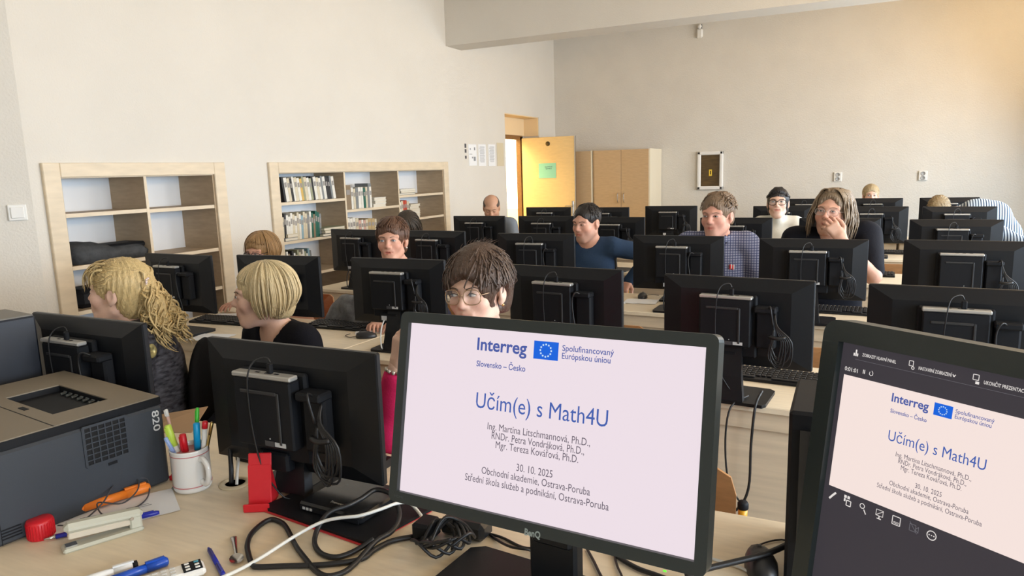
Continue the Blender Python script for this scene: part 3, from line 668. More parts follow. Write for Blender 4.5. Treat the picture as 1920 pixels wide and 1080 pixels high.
icon('toolbar_icon', [('b', .038, -.205, .046, -.18), ('b', .048, -.235, .056, -.18), ('b', .058, -.205, .064, -.18)])
icon('toolbar_icon', [('l', [(.33, -.24), (.35, -.24), (.35, -.20), (.33, -.20), (.33, -.24)], L), ('o', .35, -.185, .008, .001)])
icon('toolbar_icon', [('l', [(.622, -.24), (.646, -.24), (.646, -.20), (.622, -.20), (.622, -.24)], L), ('b', .634, -.19, .65, -.17)])
icon('dropdown_mark', [('l', [(.535, -.205), (.541, -.187), (.547, -.205)], .0012)])
icon('toolbar_line', [('l', [(.05, -.152), (1.48, -.148)], .0004)], dim)
icon('pause_icon', [('b', .102, -.08, .106, -.045), ('b', .109, -.08, .113, -.045)]); icon('reset_icon', [('l', [(.14, -.075), (.137, -.055), (.145, -.042), (.155, -.05), (.156, -.07), (.149, -.085)], L)])
icon('pen_icon', [('l', [(.012, 1.115), (.03, 1.075), (.046, 1.045)], .003)])
icon('grid_icon', [('b', .094, 1.03, .108, 1.055), ('b', .112, 1.03, .126, 1.055), ('b', .094, 1.06, .104, 1.085), ('l', [(.11, 1.07), (.134, 1.07), (.134, 1.115), (.11, 1.115), (.11, 1.07)], .0014)])
icon('magnifier_icon', [('o', .197, 1.065, .014, .0011), ('l', [(.207, 1.09), (.22, 1.125)], .0016)])
icon('black_screen_icon', [('l', [(.272, 1.04), (.308, 1.04), (.308, 1.09), (.272, 1.09), (.272, 1.04)], .0008), ('l', [(.272, 1.09), (.31, 1.04)], .0008), ('l', [(.29, 1.09), (.29, 1.112)], .0016), ('l', [(.279, 1.114), (.301, 1.114)], .0014)])
icon('subtitle_icon', [('l', [(.357, 1.038), (.396, 1.038), (.396, 1.106), (.357, 1.106), (.357, 1.038)], .0011), ('l', [(.363, 1.084), (.39, 1.084)], .0007), ('l', [(.363, 1.094), (.39, 1.094)], .0007)])
icon('camera_off_icon', [('l', [(.443, 1.045), (.472, 1.045), (.472, 1.1), (.443, 1.1), (.443, 1.045)], .0007), ('l', [(.472, 1.075), (.485, 1.05), (.485, 1.1), (.472, 1.08)], .0007), ('l', [(.441, 1.03), (.48, 1.11)], .0007)], dim)
icon('more_icon', [('o', .547, 1.072, .023, .0012)]+[('o', .536+.011*j, 1.072, .003, .0008) for j in range(3)])
m = MB(); m.box((0, 0, .18), (.06, .04, .36), .01); m.build('stand_neck', blackp, rm); m = MB(); m.M = Matrix.Rotation(R(-34), 4, 'Z'); m.prism(rrect(.26, .2, .04), 0, .014); m.build('stand_base', blackp, rm)

# ------------------------------------------------------------------ things on the front desk
def rt(mb, pts, z, r, n=7, k=5):
    mb.tube([(p[0], p[1], (p[2] if len(p) > 2 else z)) for p in pts], r, n, k)
pw = thing('computer_tower', 'black slim computer tower behind the right-hand presenter screen', 'computer', (-.02, 1.44, ZT))
bx('case', (0, 0, .172), (.13, .22, .342), blackm, pw, .006); bx('front_grille', (0, -.112, .2), (.09, .006, .22), blackg, pw); m = MB(); m.box((0, -.1125, .31), (.012, .006, .012), .003); m.build('power_button', silver, pw)
for s_ in (-1, 1): bx('foot', (s_*.045, 0, .0015), (.02, .18, .003), rubber, pw)
nb = thing('computer_tower', 'dark navy computer tower behind the printer at the left edge', 'computer', (-2.36, 1.13, ZT), R(-8))
bx('case', (0, 0, .2), (.20, .34, .397), nmat('navy_case', (.012, .016, .026), .5, bump=.06, bscale=500), nb, .006); bx('top_cover_or_sheen', (0, 0, .3995), (.19, .33, .004), nmat('painted_top_sheen', (.13, .115, .09), .45), nb); bx('front_panel', (0, -.172, .2), (.18, .006, .37), blackm, nb); m = MB(); m.box((0, -.176, .33), (.012, .006, .012), .003); m.build('power_button', silver, nb)  # taupe sheet on top: light reflected off the case, put into its colour
pr = thing('printer', 'dark slate laser printer with taupe top and vent grille', 'printer', (-1.606, 1.205, ZT), R(-8))
slate = nmat('printer_slate', (.040, .047, .058), .5, bump=.08, bscale=500, spec=.35); taupe = nmat('printer_taupe', (.205, .172, .125), .5, spec=.4)
m = MB(); m.box((-.26, -.21, .108), (.52, .42, .210), .006); m.build('body', slate, pr)
ld = thing('lid', None, None); ld.parent = pr; bpy.data.objects.remove(ld)
m = MB(); hx0, hx1, hy0, hy1 = -.37, -.105, -.215, -.082
for a, b, c, d in ((-.52, hx0, -.42, 0), (hx1, -.012, -.42, 0), (hx0, hx1, -.42, hy0), (hx0, hx1, hy1, 0)): m.box(((a+b)/2, (c+d)/2, .2345), (b-a, d-c, .003))
ld = m.build('top_cover_or_sheen', taupe, pr)
m = MB()
for a, b, c, d in ((-.522, hx0, -.422, .002), (hx1, -.010, -.422, .002), (hx0, hx1, -.422, hy0), (hx0, hx1, hy1, .002)): m.box(((a+b)/2, (c+d)/2, .223), (b-a, d-c, .020))
m.build('lid_rim', blackm, pr)
m = MB(); m.box(((hx0+hx1)/2, (hy0+hy1)/2, .2155), (hx1-hx0-.001, hy1-hy0-.001, .004)); m.build('output_tray', blackm, pr)
m = MB()
for k in range(7):
    m.tube([(hx0+.05+k*.03, hy1-.006, .222), (hx0+.05+k*.03, hy1-.02, .221)], .004, 8); m.box((hx0+.06+k*.03, hy1-.012, .228), (.014, .004, .002))
m.build('roller', nmat('roller_grey', (.05, .06, .06), .3), pr)
m = MB(); m.box((-.22, -.232, .2365), (.035, .012, .002), .0008); m.build('tray_latch', blackm, pr)
m = MB(); m.box((-.26, -.255, .2362), (.5, .0025, .0006)); m.box((-.3, -.34, .2362), (.42, .0025, .0006)); m.build('lid_seam', blackm, pr)
vg = bx('vent_recess', (.0002, -.149, .165), (.001, .104, .098), nmat('vent_dark', (.004, .004, .005), .8), pr)
m = MB()
for k in range(7): m.box((.0015, -.2+.017*k, .165), (.003, .0028 if 0 < k < 6 else .006, .1))
for k in range(8): m.box((.0018, -.149, .116+.014*k), (.003, .104, .0028 if 0 < k < 7 else .006))
m.build('vent_grille', slate, pr)
m = MB()
for k in range(4): m.box((.0006, -.372, .018+.007*k), (.0012, .04, .003))
m.build('lower_vent', blackm, pr); bx('badge', (.0006, -.14, .105), (.0012, .022, .007), blackm, pr); m = MB(); m.box((.0004, -.392, .09), (.0008, .0015, .17)); m.build('body_seam', blackm, pr)
Mt = Matrix.Translation((.0012, -.030, .204)) @ Matrix.Rotation(PI/2, 4, 'Z') @ Matrix.Rotation(PI/2, 4, 'Y')
text_part('820', Mt, 0, 0, .055, .026, nmat('chalk_white', (.6, .62, .62), .7), pr, 'painted_number', .012, 0)
# mug and pens
mg = thing('mug', 'white ceramic mug with thin pink rings holding pens', 'mug', (-1.515, 1.20, ZT))
m = MB(); m.lathe([(.036, 0), (.044, .003), (.047, .010), (.0475, .108), (.0485, .113), (.0455, .113), (.0445, .108), (.044, .012), (0, .009)], n=32); m.build('mug_body', ceram, mg, True)
m = MB(); m.tube([(.044, -.008, .088), (.062, -.012, .092), (.078, -.015, .078), (.08, -.015, .055), (.072, -.013, .035), (.058, -.01, .026), (.044, -.008, .030)], .0065, 10, 5, flat=1.2); m.build('mug_handle', ceram, mg, True)
for z in (.100, .018):
    m = MB(); m.lathe([(.0478, z-.0012), (.0481, z), (.0478, z+.0012)], n=32); m.build('pink_ring', nmat('ring_pink', (.55, .2, .2), .4), mg, True)
def pen(name, label, base, top, r, mats, cap=.3, tip=True, group='pens in the white mug'):
    B, T = Vector(base), Vector(top); d = T-B; L_ = d.length
    t = thing(name, label, 'pen' if 'pen' in name else 'marker', base, 0, group); t.rotation_euler = d.to_track_quat('Z', 'Y').to_euler()
    m = MB(); m.lathe([(r*.3, 0), (r, r*2), (r, L_*(1-cap))], n=10); m.build('barrel', mats[0], t, True)
    m = MB(); m.lathe([(r*1.12, L_*(1-cap)), (r*1.12, L_*.985), (r*.8, L_), (0, L_)], n=10); m.build('cap', mats[1], t, True)
    m = MB(); m.box((r*1.35, 0, L_*(1-cap*.5)), (r*.35, r*.7, L_*cap*.8)); m.build('clip', mats[1], t)
pc_ = lambda n, c: nmat('pen_'+n, c, .35)
green, lime, cyan, lightblue, pinkc, whitec = pc_('green', (.07, .60, .05)), pc_('lime', (.55, .75, .10)), pc_('cyan', (.0, .33, .66)), pc_('paleblue', (.30, .42, .72)), pc_('pink', (.72, .48, .42)), pc_('white', (.75, .75, .72))
mx, my = -1.515, 1.20
for args in (('pencil', 'pale pink pencil with a skull-like white topper in the mug', (mx-.02, my-.01, ZT+.012), (mx-.085, my+.01, ZT+.20), .0042, (pinkc, whitec), .1),
             ('marker_pen', 'lime and white highlighter leaning left in the mug', (mx-.005, my-.01, ZT+.012), (mx-.047, my-.02, ZT+.172), .008, (whitec, lime), .35),
             ('ballpoint_pen', 'pale blue pen leaning left in front in the mug', (mx+.016, my-.012, ZT+.012), (mx-.040, my-.035, ZT+.145), .0045, (lightblue, lightblue), .3),
             ('ballpoint_pen', 'thin bright green pen, tallest in the mug', (mx+.0, my+.012, ZT+.012), (mx-.015, my+.05, ZT+.20), .0042, (green, green), .4),
             ('marker_pen', 'bright blue marker standing upright in the mug', (mx+.01, my+.01, ZT+.012), (mx+.012, my+.02, ZT+.172), .0075, (cyan, cyan), .45),
             ('marker_pen', 'red marker, shortest in the mug', (mx+.0, my-.005, ZT+.012), (mx-.012, my-.006, ZT+.148), .0075, (red, red), .35),
             ('marker_pen', 'white marker with a red top in the mug', (mx+.02, my+.012, ZT+.012), (mx+.030, my+.032, ZT+.175), .0065, (whitec, red), .12),
             ('ballpoint_pen', 'brass pen at the right rim of the mug', (mx+.026, my+.0, ZT+.012), (mx+.046, my+.04, ZT+.172), .004, (nmat('brass', (.45, .32, .12), .3, metal=1), nmat('brass', (0, 0, 0))), .2)):
    pen(*args)
# red things
t = thing('bottle_cap', 'red ribbed plastic cap standing beside the printer', 'cap', (-1.632, .883, ZT)); m = MB(); m.lathe([(.026, 0), (.027, .003), (.027, .040), (.025, .043), (0, .043)], n=30); m.build('cap_shell', red, t, True)
m = MB()
for k in range(30): m.box((.0272*math.cos(k*PI/15), .0272*math.sin(k*PI/15), .02), (.0016, .0016, .034))
m.build('ribs', red, t)
ps_ = thing('phone_stand', 'bright red plastic phone stand on the front desk', 'stand', (-1.268, 1.185, ZT), R(28))
m = MB(); m.M = Matrix.Rotation(R(-14), 4, 'X'); m.box((0, .0, .066), (.056, .006, .128), .002); m.build('back_plate', red, ps_)
m = MB(); m.box((0, -.012, .004), (.062, .036, .008), .002); m.box((0, -.028, .011), (.062, .006, .02), .002); m.build('lip', red, ps_); m = MB(); m.add([(-.028, .0, .0), (-.028, .06, .0), (-.028, .02, .10), (.028, .0, .0), (.028, .06, .0), (.028, .02, .10)], [(0, 1, 2), (3, 5, 4), (0, 3, 4, 1), (1, 4, 5, 2), (2, 5, 3, 0)]); m.build('support', red, ps_)
t = thing('lipstick_marker', 'small red marker cap lying between printer and mug', 'cap', (-1.600, 1.222, ZT+.008), R(60)); m = MB(); m.M = Matrix.Rotation(PI/2, 4, 'Y'); m.lathe([(0, -.02), (.006, -.02), (.008, -.012), (.008, .02), (0, .02)], n=12); m.build('cap_shell', red, t, True); bx('clip', (0, 0, .009), (.03, .004, .002), red, t)
# papers, stapler, pens on desk
for k, (c, rz_, d, lb) in enumerate((((-1.555, 1.045, ZT+.001), 58, (.21, .148, .0012), 'white paper sheet under the stapler and highlighter'), ((-1.612, .965, ZT+.0022), 50, (.12, .10, .0012), 'small white slip under the stapler front'))):
    p = thing('paper_sheet', lb, 'paper', c, R(rz_)); m = MB(); n = 8; vs = [((i/n-.5)*d[0], (j/n-.5)*d[1], .0004+.0016*abs(math.sin(i*1.3+j*.7))) for i in range(n+1) for j in range(n+1)]
    m.add(vs, [(i*(n+1)+j, (i+1)*(n+1)+j, (i+1)*(n+1)+j+1, i*(n+1)+j+1) for i in range(n) for j in range(n)]); m.build('sheet', paper, p, True)
    m = MB(); m.box((.02, .01, .0026), (.05, .002, .0003)); m.box((.02, 0, .0026), (.06, .002, .0003)); m.build('print', nmat('print_grey', (0, 0, 0)), p)
st = thing('stapler', 'pale grey-green stapler on the front desk', 'stapler', (-1.484, .93, ZT), R(65)); sg = nmat('stapler_grey', (.52, .52, .43), .4)
m = MB(); m.box((0, 0, .005), (.160, .040, .010), .004); m.box((.066, 0, .022), (.026, .026, .034), .004); m.build('stapler_base', sg, st); m = MB(); m.M = Matrix.Translation((.065, 0, .018)) @ Matrix.Rotation(R(5), 4, 'Y'); m.box((-.062, 0, .022), (.156, .030, .022), .008); m.build('stapler_arm', sg, st)
m = MB(); m.M = Matrix.Translation((.065, 0, .018)) @ Matrix.Rotation(R(4), 4, 'Y'); m.box((-.064, 0, .006), (.136, .020, .014), .002); m.build('staple_rail', nmat('rail_beige', (.58, .52, .42), .4), st); bx('anvil', (-.062, 0, .011), (.022, .02, .002), steel, st); m = MB(); m.M = Matrix.Rotation(PI/2, 4, 'X'); m.lathe([(0, -.0165), (.004, -.0165), (.004, .0165), (0, .0165)], (.058, .035, 0), 10); m.build('pivot', steel, st)
def lying(name, cat, label, a, b, r, cols, tipc=None, grip=0):
    A, B = Vector(a), Vector(b); d = B-A; L_ = d.length; t = thing(name, label, cat, a); t.rotation_euler = d.to_track_quat('Z', 'Y').to_euler()
    m = MB(); m.lathe([(0, 0), (r*.35, 0), (r*.9, L_*.1)], n=10); m.build('tip', tipc or cols[0], t, True); m = MB(); m.lathe([(r, L_*.1), (r, L_*.66), (0, L_*.66)], n=12); m.build('barrel', cols[0], t, True)
    m = MB(); m.lathe([(r*1.06, L_*.66), (r*1.06, L_*.97), (r*.7, L_), (0, L_)], n=12); m.build('cap', cols[1], t, True); m = MB(); m.box((0, r*1.2, L_*.8), (r*.7, r*.4, L_*.3)); m.build('clip', cols[1], t)
    return t
bl = nmat('pen_deep_blue', (.012, .02, .30), .3); bl2 = nmat('marker_blue', (.01, .07, .42), .3)
lying('ballpoint_pen', 'pen', 'blue ballpoint pen lying behind the stapler', (-1.598, .868, ZT+.0075), (-1.466, 1.06, ZT+.0075), .0055, (bl, bl), steel)
lying('ballpoint_pen', 'pen', 'dark blue ballpoint pen beside the remote control', (-1.222, .988, ZT+.0062), (-1.105, .922, ZT+.0062), .005, (bl, bl))
lying('marker_pen', 'marker', 'thick blue marker lying at the bottom edge', (-1.30, .80, ZT+.0105), (-1.252, .912, ZT+.0105), .0095, (bl2, bl2))
wm = lying('marker_pen', 'marker', 'white whiteboard marker with a black end', (-1.36, .765, ZT+.0105), (-1.298, .876, ZT+.0105), .009, (whitec, whitec))
m = MB(); m.lathe([(.0098, .118), (.0098, .127), (.006, .128), (0, .128)], n=12); m.build('black_end', blackm, wm, True)
text_part('marker', Matrix.Translation((0, 0, 0)) @ Matrix.Rotation(R(-90), 4, 'Y') @ Matrix.Rotation(PI/2, 4, 'X') @ Matrix.Rotation(0, 4, 'X'), .07, -.003, .035, .011, blackm, wm, 'lettering', .01, -.0097)
lying('highlighter', 'marker', 'orange highlighter lying against the printer side', (-1.648, .975, ZT+.018), (-1.595, 1.135, ZT+.018), .011, (nmat('orange_plastic', (.85, .22, .02), .4), nmat('orange_plastic', (0, 0, 0))))
cb = thing('thin_cable', 'thin dark cable looped around the orange highlighter', 'cable', (0, 0, ZT))
m = MB(); rt(m, [(-1.64, .925, .004), (-1.60, .95, .006), (-1.585, 1.0, .034), (-1.62, 1.05, .045), (-1.645, 1.10, .05), (-1.62, 1.12, .04), (-1.58, 1.09, .03), (-1.57, 1.04, .02), (-1.60, 1.00, .034), (-1.56, .99, .012), (-1.545, 1.05, .006), (-1.57, 1.11, .008), (-1.61, 1.14, .034), (-1.625, 1.10, .044)], 0, .0018, 6, 6); m.build('cable_loop', nmat('cable_grey', (.06, .06, .07), .5), cb, True)
m = MB(); m.M = Matrix.Translation((-1.545, 1.178, .006)) @ Matrix.Rotation(R(40), 4, 'Z'); m.box((0, 0, 0), (.03, .012, .006), .002); m.build('usb_plug', nmat('plug_greengrey', (.12, .16, .15), .4), cb)
rc = thing('remote_control', 'white remote control with a black key field', 'remote', (-1.175, .905, ZT), R(58)); m = MB(); m.box((-.05, 0, .010), (.15, .046, .018), .006); m.build('case', white_p, rc); bx('key_field', (.002, 0, .0194), (.036, .038, .001), blackm, rc)
for i in range(2):
    for j in range(3): bx('button', (-.007+.018*i, -.012+.012*j, .0208), (.009, .006, .002), nmat('button_cyan', (.05, .3, .4), .4) if (i, j) == (1, 2) else white_p, rc, .0008)
for i in range(3):
    for j in range(3): bx('button', (-.034-.016*i, -.012+.012*j, .0200), (.010, .007, .002), nmat('button_grey', (.6, .6, .58), .4), rc, .0008)
sp = thing('teaspoon', 'steel teaspoon lying on the front desk', 'spoon', (-1.16, 1.005, ZT), R(-40)); m = MB(); m.tube([(-.065, 0, .003), (-.04, 0, .006), (-.01, 0, .007), (.02, 0, .004)], [.0075, .0065, .004, .003], 8, 4, flat=.35); m.build('handle', steel, sp, True)
m = MB(); vs = []
for i in range(5):
    for k in range(14): w = 2*PI*k/14; q = i/4; vs.append((.038+.022*q*math.cos(w), .0145*q*math.sin(w), .001+.005*q*q))
m.add(vs, [(i*14+k, i*14+(k+1) % 14, (i+1)*14+(k+1) % 14, (i+1)*14+k) for i in range(4) for k in range(14)]); m.build('bowl', steel, sp, True)
# folder and optical drive
fo = thing('document_folder', 'black folder with red edges under the optical drive', 'folder', (-1.05, 1.262, ZT), R(-2)); m = MB(); m.M = Matrix.Identity(4)
quad = [(-.20, -.10), (.145, -.13), (.185, .065), (-.155, .13)]
m.prism(quad, .001, .004); m.build('red_cover', red2, fo); m = MB(); m.prism([(a*1.0+.002, b+.004) for a, b in quad], .004, .011); m.build('black_cover', blackm, fo); m = MB(); m.box((-.185, .02, .012), (.012, .05, .004), .001); m.build('strap_end', blackm, fo)
dr = thing('optical_drive', 'black slim external optical drive lying on the folder', 'drive', (-1.055, 1.272, ZT+.011), R(-3)); m = MB(); m.box((0, 0, .0105), (.19, .165, .021), .005); m.build('case', blackg, dr); bx('tray_front', (0, -.0835, .009), (.178, .003, .011), blackm, dr)
m = MB()
for k in range(3): m.box((-.075+.011*k, -.0857, .009), (.007, .002, .006))
m.build('button', stick_w, dr)
text_part('Transcend', Matrix.Translation((0, 0, .0214)) @ Matrix.Rotation(-PI/2, 4, 'X'), -.022, -.055, .046, .012, nmat('logo_silver', (.4, .4, .38), .4), dr, 'logo', .01, 0)
# cables on the front desk
def cable(label, pts, r, mat, z=ZT+.004, k=5, name='cable'):
    t = thing(name, label, 'cable', (0, 0, 0)); m = MB(); rt(m, pts, z, r, 8, k); m.build('cable_run', mat, t, True); return t
A_ = [(-.834, 1.198), (-.867, 1.165), (-.880, 1.120), (-.885, 1.077), (-.944, 1.031), (-1.018, .995), (-1.062, .973), (-1.079, .974), (-1.115, .999), (-1.152, 1.031), (-1.179, 1.069), (-1.191, 1.111), (-1.188, 1.137), (-1.160, 1.137), (-1.126, 1.122), (-1.048, 1.067), (-.986, 1.031), (-.946, 1.009), (-.910, 1.001), (-.887, 1.023), (-.885, 1.062), (-.886, 1.133, ZT+.018), (-.876, 1.181, ZT+.02), (-.893, 1.235, ZT+.03), (-.938, 1.275, ZT+.045), (-.965, 1.285, ZT+.05), (-.995, 1.28, ZT+.05), (-1.00, 1.24, ZT+.047), (-1.010, 1.20, ZT+.045), (-1.035, 1.165, ZT+.04), (-1.04, 1.132, ZT+.02), (-1.022, 1.096), (-.981, 1.066), (-.943, 1.062), (-.923, 1.081), (-.905, 1.112, ZT+.012), (-.891, 1.134, ZT+.022)]
cable('thick black cable winding in big loops across the front desk', A_, .0058, rubber, ZT+.0062, 4)
cable('white cable crossing the front desk over the optical drive', [(-1.13, .86), (-1.103, .917), (-1.077, .981, ZT+.012), (-1.064, 1.085, ZT+.018), (-1.036, 1.134, ZT+.03), (-1.0, 1.15, ZT+.04), (-.955, 1.17, ZT+.045), (-.925, 1.21, ZT+.048), (-.91, 1.25, ZT+.046), (-.899, 1.287, ZT+.03), (-.863, 1.277, ZT+.012)], .0038, cabw, ZT+.005)
ad = thing('power_adapter', 'black power plug and tangled cord left of the slide monitor', 'adapter', (-.80, 1.215, ZT)); bx('plug_block', (-.01, 0, .022), (.045, .055, .042), blackm, ad, .006); bx('adapter_brick', (.065, .045, .022), (.11, .055, .042), blackg, ad, .01, rz=0)
for k in range(5):
    m = MB(); a0 = k*1.3; m.tube([(.03+.045*math.cos(a0+i*.9)+.012*k, -.035+.05*math.sin(a0+i*.9), .008+.016*((i+k) % 3)+.005*k) for i in range(8)], .0036, 7, 4); m.build('cord', rubber, ad, True)
cable('thin black cable under the slide monitor reaching forward', [(-.728, 1.275), (-.661, 1.274), (-.596, 1.253), (-.544, 1.238, ZT+.018), (-.485, 1.218, ZT+.018), (-.42, 1.15)], .003, rubber)
cable('black cable sagging in a curve under the slide monitor', [(-.763, 1.324), (-.724, 1.300), (-.663, 1.261), (-.610, 1.226, ZT+.016), (-.577, 1.226, ZT+.018), (-.555, 1.25), (-.545, 1.28)], .003, rubber)
cable('black cable right of the slide monitor stand', [(-.469, 1.30), (-.44, 1.26), (-.409, 1.214), (-.36, 1.15)], .003, rubber); cable('thin black cable below the slide monitor power button', [(-.414, 1.31), (-.39, 1.26), (-.372, 1.230), (-.34, 1.17)], .0024, rubber)
cable('thick black cable below the right corner of the slide monitor', [(-.43, 1.33), (-.399, 1.292), (-.351, 1.265), (-.308, 1.255), (-.25, 1.24)], .005, rubber, ZT+.006)
cable('thick black cable running to the black computer tower', [(-.25, 1.24, ZT+.03), (-.214, 1.279, ZT+.03), (-.154, 1.328, ZT+.035), (-.115, 1.36, ZT+.04), (-.075, 1.40, ZT+.05)], .006, rubber); cable('pale grey cable right of the slide monitor', [(-.27, 1.375), (-.228, 1.361), (-.164, 1.347), (-.112, 1.31), (-.07, 1.27)], .003, cabw)
cable('thick black cable rising from the desk grommet', [(-1.44, 1.256, ZT+.001), (-1.442, 1.262, ZT+.04), (-1.46, 1.28, ZT+.09), (-1.49, 1.31, ZT+.12), (-1.53, 1.36, ZT+.10), (-1.58, 1.42, ZT+.02)], .006, rubber); cable('white cable rising from the desk grommet', [(-1.42, 1.255, ZT+.001), (-1.428, 1.268, ZT+.03), (-1.45, 1.30, ZT+.075), (-1.49, 1.34, ZT+.085), (-1.53, 1.40, ZT+.01)], .004, cabw)
cd = thing('cardboard_sheet', 'folded brown cardboard sheet before the curly blonde woman', 'cardboard', (-1.97, 1.50, ZT), R(20)); m = MB(); m.add([(-.09, -.06, .002), (.1, -.05, .002), (.1, .06, .05), (-.09, .05, .02), (-.09, -.06, 0), (.1, -.05, 0), (.1, .06, .048), (-.09, .05, .018)], [(0, 1, 2, 3), (7, 6, 5, 4), (0, 4, 5, 1), (1, 5, 6, 2), (2, 6, 7, 3), (3, 7, 4, 0)]); m.build('sheet', nmat('cardboard', (.42, .27, .15), .8), cd); m = MB(); m.box((-.02, -.02, .004), (.12, .05, .002)); m.build('flap', paper, cd)
# papers and cables on the student desks
for c, rz_, lb in (((-3.55, 3.20, .7505), 20, 'white sheet under the hand of the woman in orange'), ((-3.16, 2.72, .7505), 12, 'white papers beside the leftmost second row monitor'), ((-2.38, 3.16, .7505), 35, 'crumpled white tissue and sheet near the second row mouse'), ((.36, 4.62, .7505), 12, 'white sheet under the mouse right of the long haired man'), ((-1.2, 4.42, .7505), 5, 'white papers beside the third row keyboard')):
    p = thing('paper_sheet', lb, 'paper', c, R(rz_)); m = MB(); n = 6; vs = [((i/n-.5)*.21, (j/n-.5)*.16, .0006+.003*abs(math.sin(i*1.7+j*1.1))) for i in range(n+1) for j in range(n+1)]; m.add(vs, [(i*(n+1)+j, (i+1)*(n+1)+j, (i+1)*(n+1)+j+1, i*(n+1)+j+1) for i in range(n) for j in range(n)]); m.build('sheet', paper, p, True)
cable('black cables hanging over the second row desk front', [(-.31, 2.62, .77), (-.36, 2.545, .745), (-.375, 2.535, .62), (-.36, 2.535, .46), (-.31, 2.54, .37), (-.30, 2.545, .28)], .0035, rubber); cable('thicker black cable hanging over the second row desk front', [(-.26, 2.60, .80), (-.275, 2.54, .76), (-.285, 2.53, .62), (-.29, 2.53, .45), (-.33, 2.53, .36), (-.40, 2.535, .33)], .005, rubber)
for k, (X, Y, lb) in enumerate(((-2.13, 4.10, 'tangled black cables hanging at the third row desk, left'), (-1.33, 4.09, 'tangled black cables hanging at the third row desk, middle'), (-3.0, 4.2, 'black cables hanging from the leftmost third row monitor'))):
    t = thing('cable', lb, 'cable', (X, Y, 0))
    for j in range(3):
        m = MB(); m.tube([(-.08+.07*j, .14, .765), (-.1+.06*j, .03, .77), (-.12+.08*j, -.035, .72), (-.10+.05*j, -.04, .55-.05*j), (.0+.03*j, -.04, .45), (.05, -.035, .33)], .0032, 6, 5); m.build('cord', rubber, t, True)
    m = MB(); m.tube([(.06, .2, .76), (.02, .08, .80), (-.03, -.02, .77), (-.02, -.038, .68), (.03, -.04, .72), (.05, .0, .775)], .004, 6, 5); m.build('cord', cabw, t, True)
CHAIRS = [(-.415, 1.60, 4, 'plywood chair tucked under the front desk right of the slide monitor'), (-.20, 3.06, 3, 'plywood chair tucked under the second row desk before the coil monitor'), (.45, 3.06, -2, 'plywood chair tucked under the right end of the second row desk'), (.42, 4.56, 2, 'plywood chair tucked under the right end of the third row desk'), (.30, 6.02, 0, 'plywood chair tucked under the fourth row desk right of the long haired man'), (-2.62, 6.2, 0, 'plywood chair behind the second monitor of the fourth row'), (-1.7, 7.6, 0, 'plywood chair behind the third monitor of the fifth row'), (-1.1, 3.25, 0, 'plywood chair behind the fourth monitor of the second row')]
for X, Y, a, lb in CHAIRS: chair(X, Y, R(a), lb)
